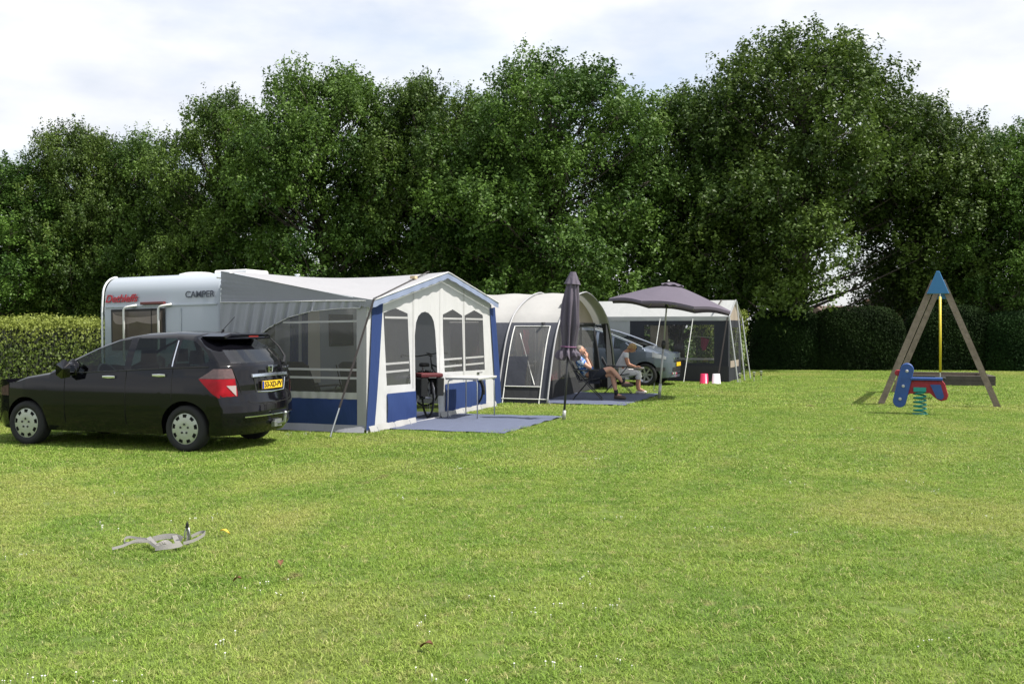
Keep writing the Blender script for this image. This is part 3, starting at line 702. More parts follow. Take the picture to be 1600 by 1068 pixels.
MB().poly([[(-1.5, 1.70), (-.17, 1.72), (-.17, 1.75), (-1.5, 1.73)]], SPl(-.004)).build('foil_band', m_band, sf)
MB().grid(lambda u, v: (-2.66 + 2.5 * u, -.006 - .010 * (math.sin(95 * u) + math.sin(41 * u)), .52 + .105 * v), 120, 2).build('gathered_band', cloth('band_grey', (.48, .48, .47), .2), aw, smooth=True)
MB().grid(lambda u, v: (-2.66 + 2.5 * u, -.008 - .02 * math.sin(3.14 * v) * (.5 + .5 * math.sin(17 * u)), .11 + .41 * v), 40, 6).build('lower_panel', m_cblue, aw, smooth=True)
MB().poly([[(-.17, .05), (.0, .05), (.0, 2.04), (-.17, 2.04)]], SPl(-.006)).build('corner_strip', cloth('strip_grey', (.40, .40, .41), .2), aw)
MB().poly([[(-DEP, .05), (-DEP + .1, .05), (-DEP + .1, 2.04), (-DEP, 2.04)]], SPl(-.002)).build('corner_strip', MATS['strip_grey'], aw)
# far side wall
MB().poly([[(-DEP, .02), (0, .02), (0, 2.1), (-DEP, 2.5)], [(-.95, .75), (-.95, 1.75), (-.3, 1.75), (-.3, .75)]], lambda x, z: (x, 5.35 + .18 * (1 - z / 2), z)).build('side_wall', m_cgrey, aw)
MB().poly([[(-.95, .75), (-.3, .75), (-.3, 1.75), (-.95, 1.75)]], lambda x, z: (x, 5.35 + .18 * (1 - z / 2), z)).build('window_foil', m_film, aw)
# curtains hanging inside by the caravan
for y0, w_ in ((1.95, .28), (2.35, .2)):
    MB().grid(lambda u, v: (-2.62 + .02 * math.sin(22 * u), y0 + w_ * u, .25 + 1.75 * v), 14, 2).build('inner_curtain', m_cblue, aw, smooth=True)
for (p0, p1) in (((-.03, .08, 0), (-.03, .08, 2.0)), ((-.03, 2.82, 0), (-.03, 2.82, PZ - .05)), ((-.03, 5.40, 0), (-.03, 5.30, 2.05)), ((-.03, 2.82, PZ - .06), (-2.8, 2.82, RZ - .03)), ((-.03, .08, 2.0), (-2.8, .05, RZ - .1))):
    MB().tube([p0, p1], .014, 6).build('tent_pole', m_alu, aw)
inv = lambda px, D: Vector(((px - 800) / 1556 * D, D))
def to_local(F, p):
    p0 = F(0, 0); d = Vector(p) - p0; return d.dot(F(1, 0) - p0), d.dot(F(0, 1) - p0)
pt, ps = to_local(F1, inv(516, 14.67))
cor = Vector((.14, -.02, EZ0 + .03)); peg = Vector((pt, ps, .03)); rdg = Vector((.06, PK - .05, PZ + .03))
st = [rdg.lerp(cor, i / 10) + Vector((-.35 * (1 - abs(2 * i / 10 - 1)) * 0, 0, 0)) for i in range(11)]
MB().ribbon([Vector((-.25 * (1 - i / 10) + cor.x * i / 10, rdg.y + (cor.y - rdg.y) * i / 10, zg(max(.01, rdg.y + (cor.y - rdg.y) * i / 10)) + .035)) for i in range(11)], .04, (1, 0, 0)).build('storm_strap', m_strap, aw)
low = cor.lerp(peg, .80)
MB().ribbon([cor, low], .035, (1, 0, .1)).build('storm_strap', m_strap, aw)
MB().tube([low, peg], .012, 6).build('strap_spring', m_steel, aw)
MB().tube([peg + Vector((0, 0, .06)), peg + Vector((.02, .05, -.1))], .008, 5).build('peg', m_steel, aw)
MB().box((-.13, 1.95, zg(1.95) + .06), (.09, .11, .05)).build('ridge_block', mat('tan_foam', (.55, .42, .26), .9), aw)
for s in (.15, .75, 1.3, 2.9, 3.6, 4.5, 5.3): MB().tube([(.10, s, .10), (.16, s + .01, -.02)], .006, 5).build('ground_peg', m_steel, aw)

# ground sheets
m_mat = mat('blue_ground_mat', (0.090, 0.107, 0.165), 0.95, var=0.18, vscale=7, bump=0.35, bscale=90)
def ground_mat(lab, F, t0, t1, s0, s1, parent_rot):
    o = F(t0, s0); e = bpy.data.objects.new('x', None)
    me = MB().grid(lambda u, v: ((t1 - t0) * u, (s1 - s0) * v, .018 + .009 * math.sin(9 * u + 5 * v) * math.sin(7 * v) + .004 * math.sin(37 * u + 11 * v) + (.01 * math.sin(31 * v) if u > .97 else 0)), 24, 30)
    ob = me.build('ground_mat', m_mat, None, smooth=True, loc=(o.x, o.y, 0)); ob.rotation_euler = (0, 0, parent_rot)
    bpy.data.objects.remove(e)
    return tag(ob, lab, 'mat', 'woven ground mats')
ground_mat('sunlit blue woven ground mat under the white folding table', F1, -2.75, 2.05, .62, 3.65, A20)
ground_mat('blue woven ground mat under the two seated people', F2, -1.6, 1.75, .15, 3.85, A20)

# ------------------------------------------------------------------ folding table
m_ttop = mat('table_top_white', (.50, .50, .49), .4)
def table(lab, F, t, s, W, Ln, H, group=None):
    p = F(t, s); T = thing('folding_table', lab, 'table', (p.x, p.y, .016), A20, group)
    MB().rprism([(-W / 2, -Ln / 2), (W / 2, -Ln / 2), (W / 2, Ln / 2), (-W / 2, Ln / 2)], lambda x, u, v: (u, v, x), H - .03, H, .008).build('table_top', m_ttop, T)
    MB().tube([(-W / 2 + .01, -Ln / 2 + .01, H - .035), (W / 2 - .01, -Ln / 2 + .01, H - .035), (W / 2 - .01, Ln / 2 - .01, H - .035), (-W / 2 + .01, Ln / 2 - .01, H - .035)], .011, 6, closed=True).build('rim', m_alu, T)
    for sx in (-1, 1):
        for sy in (-1, 1):
            MB().tube([(sx * (W / 2 - .12), sy * (Ln / 2 - .035), H - .045)] + arc((sx * (W / 2 - .09), sy * (Ln / 2 - .035), H - .10), .05, 90, 90 - sx * 90, 4, 'xz')[1:] + [(sx * (W / 2 - .035), sy * (Ln / 2 - .03), 0)], .011, 7).build('leg', m_alu, T, smooth=True)
    return T
table('white folding table with thin metal legs in front of the first awning', F1, .50, 3.05, .64, .90, .73)

# ------------------------------------------------------------------ camping chairs
m_cfab = mat('chair_fabric_black', (.018, .019, .023), .85, bump=.3, bscale=60)
m_cfab2 = mat('chair_fabric_grey', (.06, .065, .075), .85, bump=.3, bscale=60)
m_cframe = mat('chair_frame_dark', (.03, .03, .033), .4, metal=.5)
def chair(lab, loc, rz, fab, back=.62, group='folding camping chairs'):
    """faces local +x; folding high-back chair with crossed legs and armrests"""
    c = thing('camping_chair', lab, 'chair', loc, rz, group)
    MB().grid(lambda u, v: (-.22 + .46 * u, -.24 + .48 * v, .43 + .05 * u - .03 * math.sin(3.14 * v) * math.sin(3.14 * u)), 8, 8).build('seat', fab, c, smooth=True)
    MB().rprism([(-.24, 0), (.24, 0), (.23, back), (.15, back + .06), (-.15, back + .06), (-.23, back)], lambda x, u, v: (-.22 - .42 * v + x, u, .45 + .90 * v), -.02, .02, .012).build('backrest', fab, c)
    for s in (-1, 1):
        y = s * .265
        MB().tube([(-.22 - .42 * back - .02, y, .45 + .9 * back), (-.20, y, .42)], .012, 6).build('back_frame', m_cframe, c)
        MB().tube([(-.22, y, .40), (.26, y, .49)], .012, 6).build('seat_frame', m_cframe, c)
        MB().tube([(-.30, y, .64), (.30, y, .012)], .012, 6).build('leg', m_cframe, c)
        MB().tube([(.20, y * 1.03, .64), (-.34, y * 1.03, .012)], .012, 6).build('leg', m_cframe, c)
        MB().rprism([(-.34, -.025), (.24, -.025), (.24, .025), (-.34, .025)], lambda x, u, v: (u, y + v, x), .645, .675, .01).build('armrest', m_black, c)
    for x in (.30, -.34): MB().tube([(x, -.265, .014), (x, .265, .014)], .011, 6).build('foot_bar', m_cframe, c)
    return c
def at1(t, s, z=0): p = F1(t, s); return (p.x, p.y, z)
chair('dark camping chair with rounded back behind the awning side window', at1(-1.35, .75, .02), A20 + R(80), m_cfab)
chair('grey high-back camping chair inside the awning next to the corner pole', at1(-.62, 1.05, .02), A20 + R(95), m_cfab2)
chair('camping chair in the back of the awning by the caravan door', at1(-2.2, 1.0, .02), A20 + R(30), m_cfab2)

# ------------------------------------------------------------------ bicycles
m_btyre = mat('bicycle_tyre', (.015, .015, .015), .8); m_bframe = mat('bicycle_frame_black', (.02, .02, .024), .25, coat=.5)
m_pann = mat('red_pannier', (.10, .010, .014), .7, bump=.2); m_spoke = mat('spoke_steel', (.5, .5, .52), .3, metal=1)
def bicycle(lab, loc, rz, bags=True):
    b = thing('bicycle', lab, 'bicycle', loc, rz, 'bicycles stored in the awning')   # front wheel towards local +x
    for wx in (-.53, .53):
        w = MB().tube([(wx + .335 * math.cos(a), 0, .355 + .335 * math.sin(a)) for a in [6.2832 * i / 28 for i in range(28)]], .02, 7, closed=True).build('wheel', m_btyre, b, smooth=True)
        sp = MB()
        for i in range(16):
            a = 6.2832 * i / 16; sp.tube([(wx, .02 * (-1) ** i, .355), (wx + .32 * math.cos(a), 0, .355 + .32 * math.sin(a))], .0016, 3)
        sp.tube([(wx, -.05, .355), (wx, .05, .355)], .022, 8); sp.build('spokes', m_spoke, w)
    fm = MB()
    for p, q, r in [((-.08, 0, .30), (-.20, 0, .82), .016), ((-.08, 0, .30), (.36, 0, .80), .018), ((-.17, 0, .66), (.36, 0, .86), .017), ((.34, 0, .76), (.38, 0, .98), .018)]: fm.tube([p, q], r, 7)
    for s in (-.05, .05):
        fm.tube([(-.08, s * .4, .30), (-.53, s, .355)], .010, 6); fm.tube([(-.19, s * .3, .76), (-.53, s, .355)], .009, 6); fm.tube([(.35, s * .8, .74), (.53, s, .355)], .011, 6)
    fm.build('frame', m_bframe, b, smooth=True)
    MB().rprism([(-.36, -.085), (-.30, -.095), (-.12, -.03), (-.08, -.02), (-.08, .02), (-.12, .03), (-.30, .095), (-.36, .085)], lambda x, u, v: (u, v, x), .90, .97, .025).build('saddle', m_black, b, smooth=True)
    MB().tube([(-.20, 0, .80), (-.22, 0, .92)], .013, 6).build('seat_post', m_spoke, b)
    MB().tube([(.18, -.29, 1.08), (.30, -.25, 1.10), (.38, -.08, 1.07), (.38, .08, 1.07), (.30, .25, 1.10), (.18, .29, 1.08)], .013, 7).build('handlebar', m_bframe, b, smooth=True)
    MB().tube([(.375, 0, .96), (.38, 0, 1.07)], .015, 6).build('stem', m_bframe, b)
    for s in (-1, 1):
        MB().tube([(.26, s * .27, 1.09), (.17, s * .295, 1.078)], .018, 7).build('grip', m_rubber, b)
        MB().tube([(-.08, s * .06, .30), (-.02 * s - .08, s * .10, .30 - s * .16)], .009, 5).build('crank', m_spoke, b)
        MB().box((-.08 - .02 * s, s * .15, .30 - s * .16), (.09, .09, .02)).build('pedal', m_black, b)
    MB().rprism([(-.82, -.07), (-.36, -.07), (-.36, .07), (-.82, .07)], lambda x, u, v: (u, v, x), .715, .73, .005).build('rack', m_bframe, b)
    MB().tube([(-.53, 0, .40), (-.92, 0, .56), (-.93, 0, .50)], .004, 4).build('stay', m_spoke, b)
    MB().tube(arc((-.53, 0, .355), .375, 40, 190, 12, 'xz'), .022, 5).build('mudguard', m_bframe, b)
    MB().tube(arc((.53, 0, .355), .375, 10, 150, 12, 'xz'), .022, 5).build('mudguard', m_bframe, b)
    if bags:
        for s in (-1, 1): MB().rprism([(-.80, .40), (-.38, .40), (-.36, .72), (-.82, .72)], lambda x, u, v: (u, s * x, v), .08, .22, .03).build('pannier', m_black, b)
        MB().rprism([(-.80, -.20), (-.38, -.20), (-.38, .20), (-.80, .20)], lambda x, u, v: (u, v, x), .725, .80, .025).build('pannier_lid', m_pann, b)
    return b
bicycle('black bicycle with red-topped panniers standing in the awning doorway', at1(-.52, 3.0, .02), R(112))
bicycle('dark bicycle parked inside the awning behind the right front windows', at1(-.75, 4.75, .02), R(150), False)

# ------------------------------------------------------------------ cars
m_tyre = mat('car_tyre', (.016, .016, .017), .85, bump=.2, bscale=60)
m_glassdark = glass('car_glass', (.26, .33, .31)); m_glassclear = glass('car_glass_clear', (.55, .62, .62))
m_intr = mat('car_interior', (.02, .02, .022), .9, var=.2)
m_plate = mat('yellow_plate', (.75, .47, .02), .45); m_plateblue = mat('plate_blue', (.02, .05, .3), .4)
m_lens_red = mat('red_lens', (.30, .004, .012), .3, spec=.25, var=.45, vscale=14); m_lens_clear = mat('clear_lens', (.10, .06, .058), .1, coat=.3, var=.5, vscale=20)
m_hub = mat('silver_hubcap', (.42, .44, .38), .35, metal=.35, var=.05)
def car(name, lab, loc, rz, K, paint, sc=1.0):
    """x forward from the rear axle, y left, z up. K holds the profile tables."""
    root = thing(name, lab, 'car', loc, rz); root.scale = (sc, sc, sc)
    tab = lambda key: (lambda x: float(np.interp(x, K[key][0], K[key][1])))
    zc = tab('roof'); zbelt = tab('belt'); plan = tab('plan'); xrear = tab('rear'); zwt = tab('wintop'); zwb = tab('winbot')
    hw_ = lambda z: float(np.interp(z, K['sec'][0], K['sec'][1]))
    hw = lambda x, z: hw_(z) * plan(x)
    WB = K['wb']; RA = K['arch']; AX = .315
    xw0, xw1 = K['screen']                     # windscreen base and top (x)
    XE = K['xend']                             # side ends here (x, negative); rear face bulges beyond
    xs = set(np.round(np.arange(XE, K['nose'] + .001, .05), 4).tolist()) | set(K['marks'])
    for xa in (0, WB): xs |= {round(xa + RA * math.cos(R(a)), 4) for a in range(0, 181, 10)}
    xs = sorted(xs); xs = [x for i, x in enumerate(xs) if i == 0 or x - xs[i - 1] > .008 or x in K['marks']]
    def zbot(x):
        z = K['sill'] + max(0, x - WB - .45) * .10
        for xa in (0, WB):
            d = abs(x - xa)
            if d < RA: z = max(z, AX + math.sqrt(RA * RA - d * d))
        return z
    NR = 13
    def column(x):
        zb = zbot(x); ctr = zc(x); glassy = x < xw0
        belt = min(zbelt(x), ctr - .06)
        side = [.22, .34, .5, .65, .80, .92]
        col = [(hw(x, max(zb, .3)) - .32, zb)]
        for k, z in enumerate(side):
            z = zb + (belt - zb) * (z - .22) / (belt - .22) if True else z
            col.append((hw(x, z), z))
        col.append((hw(x, belt), belt))
        if glassy:
            tp = min(zwt(x), ctr - .05); bt = zwb(x); tp = max(tp, belt + .02); bt = min(max(bt, belt + .012), tp - .004)
            col += [(hw(x, bt), bt), (hw(x, (bt + tp) / 2), (bt + tp) / 2), (hw(x, tp), tp)]
            e = tp + (ctr - tp) * .45; ye = hw(x, tp) - .05
            col += [(ye, e), (ye * .62, ctr - (ctr - e) * .22), (0, ctr)]
        else:
            y = hw(x, belt); 
            col += [(y - .012, belt + .012), (y - .03, belt + .022), (y - .06, belt + .032), (y * .82, belt + (ctr - belt) * .62), (y * .5, belt + (ctr - belt) * .88), (0, ctr)]
        return col
    def shift(x, z):                           # the tail leans with the rear profile
        if x >= 0: return x
        return x * (xrear(z) + .24) / (xrear(.7) + .24)
    cols = [column(x) for x in xs]; NR = len(cols[0])
    pt = lambda i, r, s: (shift(xs[i], cols[i][r][1]), s * cols[i][r][0], cols[i][r][1])
    wins = K['windows']
    def is_win(xm):
        for (a, b) in wins:
            if a < xm < b: return True
        return False
    body = MB(); panes = {}
    ws = MB()
    for s in (1, -1):
        base = len(body.v); body.v += [pt(i, r, s) for i in range(len(xs)) for r in range(NR)]
        for i in range(len(xs) - 1):
            xm = (xs[i] + xs[i + 1]) / 2
            for r in range(NR - 1):
                q = (base + i * NR + r, base + (i + 1) * NR + r, base + (i + 1) * NR + r + 1, base + i * NR + r + 1)
                if xm < xw0 and r in (8, 9) and is_win(xm):
                    w = [k for k, (a, b) in enumerate(wins) if a < xm < b][0]
                    panes.setdefault((s, w), MB()).add([body.v[j] for j in q], [(0, 1, 2, 3)])
                elif xw1 < xm < xw0 - .03 and r in (11, 12):
                    ws.add([body.v[j] for j in q], [(0, 1, 2, 3)])
                else: body.f.append(q)
    # rear face
    NY = 24; rows = list(range(1, NR - 2)); last = cols[0]
    zr = [last[r][1] for r in rows]; yr = [last[r][0] for r in rows]
    rg = MB(); RB = K['rearwin']
    def rear_pt(j, k):
        z = zr[k]; w = yr[k]; y = w * (1 - 2 * j / NY); xe = shift(XE, z)
        return (xe - .24 * (1 - abs(y / w) ** 3.2) * K.get('bulge', 1), y, z)
    fine = 4; zz = []
    for k in range(len(zr) - 1):
        for q in range(fine): zz.append(k + q / fine)
    zz.append(len(zr) - 1)
    def rear_f(j, t):
        k = min(int(t), len(zr) - 2); f = t - k; a = Vector(rear_pt(j, k)); b = Vector(rear_pt(j, k + 1)); p = a.lerp(b, f)
        return p
    base = len(body.v)
    body.v += [tuple(rear_f(j, t)) for j in range(NY + 1) for t in zz]; M = len(zz)
    for j in range(NY):
        for k in range(M - 1):
            q = (base + j * M + k, base + (j + 1) * M + k, base + (j + 1) * M + k + 1, base + j * M + k + 1)
            c = sum((Vector(body.v[i]) for i in q), Vector()) / 4
            if RB and abs(c.y) < RB[2] * (1.0 - .15 * (c.z - RB[0])) and RB[0] < c.z < RB[1]: rg.add([body.v[i] for i in q], [(0, 1, 2, 3)])
            else: body.f.append(q)
    # roof cap at the tail: between the last column's roof rows and the top of the rear face
    top = [pt(0, r, 1) for r in range(NR - 3, NR)] + [pt(0, r, -1) for r in range(NR - 2, NR - 4, -1)]
    topr = [tuple(rear_f(j, M and zz[-1])) for j in range(NY + 1)]
    cap = MB(); cap.v = top + topr; cap.f = [tuple(range(len(top))) + tuple(len(top) + j for j in range(NY, -1, -1))]
    body.add(cap.v, cap.f)
    # nose
    ln = len(xs) - 1; nb = [pt(ln, r, 1) for r in range(1, NR)]
    for r in range(len(nb) - 1):
        a, b = nb[r], nb[r + 1]; n = 8
        body.grid(lambda u, v: ((a[0] + (b[0] - a[0]) * v) + K.get('nosebulge', .16) * (1 - abs(1 - 2 * u) ** 2.6), (a[1] + (b[1] - a[1]) * v) * (1 - 2 * u), a[2] + (b[2] - a[2]) * v), n, 1)
    bo = body.build('body', paint, root, angle=40)
    bm = bmesh.new(); bm.from_mesh(bo.data); bmesh.ops.remove_doubles(bm, verts=bm.verts, dist=.002); bmesh.ops.recalc_face_normals(bm, faces=bm.faces); bm.to_mesh(bo.data); bm.free()
    bo.data.shade_smooth(); bo.data.set_sharp_from_angle(angle=R(38))
    for (s, w), mb in panes.items(): mb.build('side_window', m_glassdark, root, smooth=True)
    ws.build('windscreen', m_glassclear, root, smooth=True)
    if RB: rg.build('rear_window', glass('rear_glass', (.22, .25, .26), 2.1), root, smooth=True)
    # pillars stand as black strips, underbody, interior
    MB().box((WB / 2, 0, .36), (WB - 2 * RA - .02, 1.3, .26)).build('underbody', m_rubber, root)
    MB().box((WB + .1, 0, .62), (1.0, 1.0, .5)).build('engine_block', m_rubber, root)
    MB().box((-.32, 0, .48), (.5, 1.1, .3)).build('boot_floor', m_rubber, root)
    MB().rprism([(xw0 - .55, .75), (xw0 - .05, .75), (xw0 - .05, zbelt(xw0) - .06), (xw0 - .45, zbelt(xw0) - .02), (xw0 - .55, zbelt(xw0) - .1)], lambda x, u, v: (u, x, v), -.68, .68, .03).build('dashboard', m_intr, root)
    for (sx, n) in ((K['seats'][0], 2), (K['seats'][1], 3)):
        for k in range(n):
            y = (k - (n - 1) / 2) * (.74 if n == 2 else .46)
            st = MB().rprism([(sx, .45), (sx + .5, .45), (sx + .5, .60), (sx + .08, .60), (sx - .06, 1.14), (sx - .18, 1.14)], lambda x, u, v: (u, y + x, v), -.21, .21, .04).build('seat', m_intr, root)
            MB().rprism([(sx - .20, 1.17), (sx - .09, 1.17), (sx - .11, 1.36), (sx - .19, 1.36)], lambda x, u, v: (u, y + x, v), -.13, .13, .035).build('headrest', m_intr, st)
    swx = xw0 - .62
    MB().tube([(swx + .10 * math.sin(a), .37 + .19 * math.cos(a), .98 + .17 * math.sin(a)) for a in [6.2832 * i / 20 for i in range(20)]], .014, 6, closed=True).build('steering_wheel', m_black, root)
    # wheels
    for xa in (0, WB):
        for s in (1, -1):
            wh = thing('wheel', None, None, (xa, s * (hw(xa, .5) - .115), AX)); wh.parent = root
            MB().lathe([(.20, -.10), (.27, -.10), (.305, -.085), (.315, -.05), (.315, .05), (.305, .085), (.27, .098), (.215, .098), (.21, .04)], (0, 0, 0), 'y', 36).build('tyre', m_tyre, wh, smooth=True)
            K['rim'](wh, s)
    return root, dict(hw=hw, shift=shift, xs=xs, cols=cols, rear_f=rear_f, zr=zr, zz=zz, NY=NY, xrear=xrear, XE=XE, zc=zc, zbelt=zbelt, yr=yr)

def hubcap(wh, s):
    """round steel-wheel cover with nine openings near the rim and five nuts"""
    n = 72; vs = []; fs = []
    rr = [.03, .075, .11, .152, .196, .213]; yy = [.100, .104, .103, .098, .092, .085]
    for r_, y in zip(rr, yy):
        for k in range(n): a = 6.2832 * k / n; vs.append((r_ * math.cos(a), s * y, r_ * math.sin(a)))
    for i in range(5):
        for k in range(n):
            if i == 3 and (k % 8) < 4: continue
            fs.append((i * n + k, i * n + (k + 1) % n, (i + 1) * n + (k + 1) % n, (i + 1) * n + k))
    mb = MB(); mb.add(vs, fs); mb.add([vs[k] for k in range(n)], [tuple(range(n))])
    hc = mb.build('hubcap', m_hub, wh, smooth=True)
    MB().lathe([(0, .06), (.2, .06)], (0, 0, 0), 'y', 24).build('rim', m_rubber, wh)
    if s < 0: wh.children[-1].scale = (1, -1, 1)
    for k in range(5):
        a = 6.2832 * k / 5 + .3; MB().lathe([(.015, .095), (.015, .112), (.008, .114), (0, .112)], (.062 * math.cos(a), 0, .062 * math.sin(a)), 'y', 8).build('wheel_nut', m_black, hc)
        if s < 0: hc.children[-1].scale = (1, -1, 1)
def alloy(wh, s):
    m = mat('alloy_silver', (.42, .43, .45), .3, metal=.8)
    rim = MB().lathe([(.165, .05), (.20, .075), (.215, .095), (.222, .092)], (0, 0, 0), 'y', 32).build('rim', m, wh, smooth=True)
    for k in range(7):
        a = 6.2832 * k / 7; d = Vector((math.cos(a), 0, math.sin(a)))
        MB().bar(d * .03 + Vector((0, .075, 0)), d * .205 + Vector((0, .088, 0)), .045, .022, (0, 1, 0)).build('spoke', m, rim)
    MB().lathe([(0, .10), (.03, .10), (.04, .07)], (0, 0, 0), 'y', 14).build('hub', m, rim)
    MB().lathe([(0, .03), (.2, .03)], (0, 0, 0), 'y', 24).build('brake_disc', m_rubber, rim)
    if s < 0: wh.scale = (1, -1, 1)

m_blackpaint = mat('black_car_paint', (.004, .004, .006), .06, spec=.38)
K1 = dict(wb=2.685, arch=.375, sill=.22, nose=3.36, screen=(2.28, 1.12), xend=-.56, bulge=1.0,
          roof=([-.9, -.56, -.2, .4, .9, 1.12, 1.5, 1.9, 2.28, 2.6, 2.95, 3.2, 3.36], [1.50, 1.565, 1.615, 1.635, 1.61, 1.575, 1.44, 1.27, 1.10, 1.04, .96, .86, .74]),
          belt=([-.6, 0, .6, 1.3, 2.0, 2.28, 2.7, 3.1, 3.36], [1.15, 1.13, 1.10, 1.06, 1.03, 1.0, .94, .82, .68]),
          wintop=([-.6, -.5, -.38, -.15, .3, .9, 1.2, 1.5, 1.8, 2.05, 2.3], [1.20, 1.24, 1.40, 1.49, 1.53, 1.53, 1.49, 1.38, 1.24, 1.10, 1.0]),
          winbot=([-.6, -.42, -.2, .0, .6, 1.3, 2.3], [1.235, 1.22, 1.165, 1.15, 1.12, 1.08, 1.0]),
          plan=([-.6, -.3, 0, 2.2, 2.7, 3.0, 3.2, 3.36], [.965, .99, 1, 1, .985, .94, .87, .74]),
          sec=([.2, .3, .45, .62, .8, .95, 1.1, 1.2, 1.35, 1.5, 1.6], [.80, .86, .895, .90, .90, .888, .862, .835, .77, .70, .60]),
          rear=([.2, .3, .42, .60, .66, .72, 1.0, 1.16, 1.25, 1.5, 1.6], [-.72, -.80, -.85, -.86, -.84, -.80, -.80, -.77, -.69, -.43, -.32]),
          windows=[(-.43, .17), (.26, .89), (1.0, 1.92)], marks=[-.43, .17, .26, .89, 1.0, 1.92, 1.12, 2.28, 2.25],
          rearwin=(1.19, 1.50, .66), seats=(1.12, .25), rim=hubcap)
bc, S = car('parked_car', 'black people carrier parked in front of the caravan, seen from behind', (-4.04, 13.90, 0), math.atan2(.309, -.951), K1, m_blackpaint, .975)
XE, hw, shift, xrear = S['XE'], S['hw'], S['shift'], S['xrear']
def wrap(s, z, off=.006):
    """point on the body at height z, s metres round the rear-left corner: s>0 forwards along the side, s<0 across the tail"""
    if s >= 0:
        x = XE + s; return Vector((shift(x, z), hw(x, z) + off, z))
    w = hw(XE, z); y = w + s; return Vector((shift(XE, z) - .24 * (1 - abs(y / w) ** 3.2) - off, y + off * .3, z))
def lamp_patch(zs, sl, sr, side, n=10):
    mb = MB()
    def f(u, v):
        z = zs[0] + (zs[-1] - zs[0]) * v; a = float(np.interp(z, zs, sl)); b = float(np.interp(z, zs, sr)); p = wrap(a + (b - a) * u, z, .010)
        return (p.x, p.y * side, p.z)
    return mb.grid(f, n, 8)
for sd in (1, -1):
    tl = lamp_patch([.74, .80, .99], [.02, .12, .33], [-.20, -.20, -.155], sd).build('tail_light', m_lens_red, bc, smooth=True)
    lamp_patch([.993, 1.07, 1.125], [.33, .19, .10], [-.155, -.135, -.12], sd).build('clear_lens', m_lens_clear, tl, smooth=True)
    lamp_patch([.765, .90], [-.175, -.06], [-.185, -.175], sd, 4).build('reversing_lens', mat('white_lens', (.4, .33, .33), .15), tl).location = (-.004, .004 * sd, 0)
rear_x = lambda y, z: shift(XE, z) - .24 * (1 - abs(y / hw(XE, z)) ** 3.2)
# tailgate seams, chrome bar, plate, emblem, wiper
m_seam = mat('panel_gap', (.002, .002, .002), .9)
seam = [(.70, 1.15), (.66, .95), (.60, .75), (.52, .665), (.3, .645), (0, .64), (-.3, .645), (-.52, .665), (-.60, .75), (-.66, .95), (-.70, 1.15)]
MB().tube([(rear_x(y, z) - .002, y, z) for (y, z) in seam], .006, 5).build('tailgate_seam', m_seam, bc)
MB().rprism([(-.44, 1.0), (.44, 1.0), (.44, 1.045), (-.44, 1.045)], lambda x, u, v: (rear_x(u, v) - x, u, v), -.01, .03, .008).build('chrome_bar', m_chrome, bc)
MB().rprism([(-.36, .78), (.36, .78), (.40, .99), (-.40, .99)], lambda x, u, v: (rear_x(u, v) - x, u, v), -.004, .004, .002).build('plate_recess', m_black, bc)
MB().tube([(rear_x(y, z) - .008, y, z) for (y, z) in [(.34, .80), (.0, .785), (-.34, .80), (-.38, .97)]], .008, 6).build('recess_trim', m_chrome, bc)
py, pz = .0, .885
px_ = rear_x(0, .885) - .018
pl = MB().rprism([(-.26, -.055), (.26, -.055), (.26, .055), (-.26, .055)], lambda x, u, v: (px_ - x, py + u, pz + v), 0, .010, .004).build('number_plate', m_plate, bc)
MB().box((px_ - .0115, py + .238, pz), (.003, .042, .10)).build('plate_band', m_plateblue, pl)
text_mesh('plate_lettering', '53-XD-PV', .105, mat('plate_black', (.01, .01, .01), .5), pl, frame((px_ - .0125, py - .02, pz), (0, -1, 0), (0, 0, 1)), 0, .001, .002)
ex = rear_x(0, 1.10) - .012
em = MB()
for q in (-1, 1): em.bar((ex, q * .030, 1.065), (ex - .003, q * .040, 1.135), .014, .012, (1, 0, 0))
em.bar((ex - .002, -.034, 1.10), (ex - .002, .034, 1.10), .012, .012, (1, 0, 0)); em.tube([(ex, -.05, 1.06), (ex, -.062, 1.145), (ex, .062, 1.145), (ex, .05, 1.06)], .005, 5, closed=True)
em.build('emblem', m_chrome, bc)
text_mesh('lettering', 'FR-V', .07, m_chrome, bc, frame((rear_x(-.52, 1.10) - .012, -.52, 1.10), (.25, -1, 0), (-.15, 0, 1)), 0, .003, .002)
MB().rprism([(-.56, 1.515), (.56, 1.515), (.60, 1.56), (.45, 1.60), (-.45, 1.60), (-.60, 1.56)], lambda x, u, v: (-.06 - x - .08 * (1 - (u / .6) ** 2), u, v), 0, .36, .02).build('roof_spoiler', m_blackpaint, bc)
MB().box((-.505, 0, 1.555), (.012, .24, .022)).build('brake_light', mat('dark_red_lens', (.16, .01, .01), .2), bc)
wx = lambda z: rear_x(-.45, z) - .025
MB().tube([(wx(1.17), -.42, 1.17), (wx(1.24), -.56, 1.26), (wx(1.36) - .01, -.60, 1.40), (wx(1.46), -.57, 1.52)], [.022, .018, .014, .009], 6).build('rear_wiper', m_black, bc)
MB().tube([(rear_x(y, .47) - .012, y, .47) for y in np.linspace(-.62, .62, 13)], .012, 5).build('bumper_strip', m_chrome, bc)
tbx = rear_x(0, .4) - .02
tw = MB(); tw.tube([(tbx + .2, -.10, .33), (tbx - .02, -.10, .33), (tbx - .10, -.10, .36), (tbx - .11, -.10, .45)], .022, 8); tw.ball((tbx - .11, -.10, .48), .027); tw.box((tbx + .02, -.10, .34), (.04, .18, .10)); tw.box((tbx, .0, .33), (.05, .08, .07))
tw.build('tow_bar', m_steel, bc, angle=40)
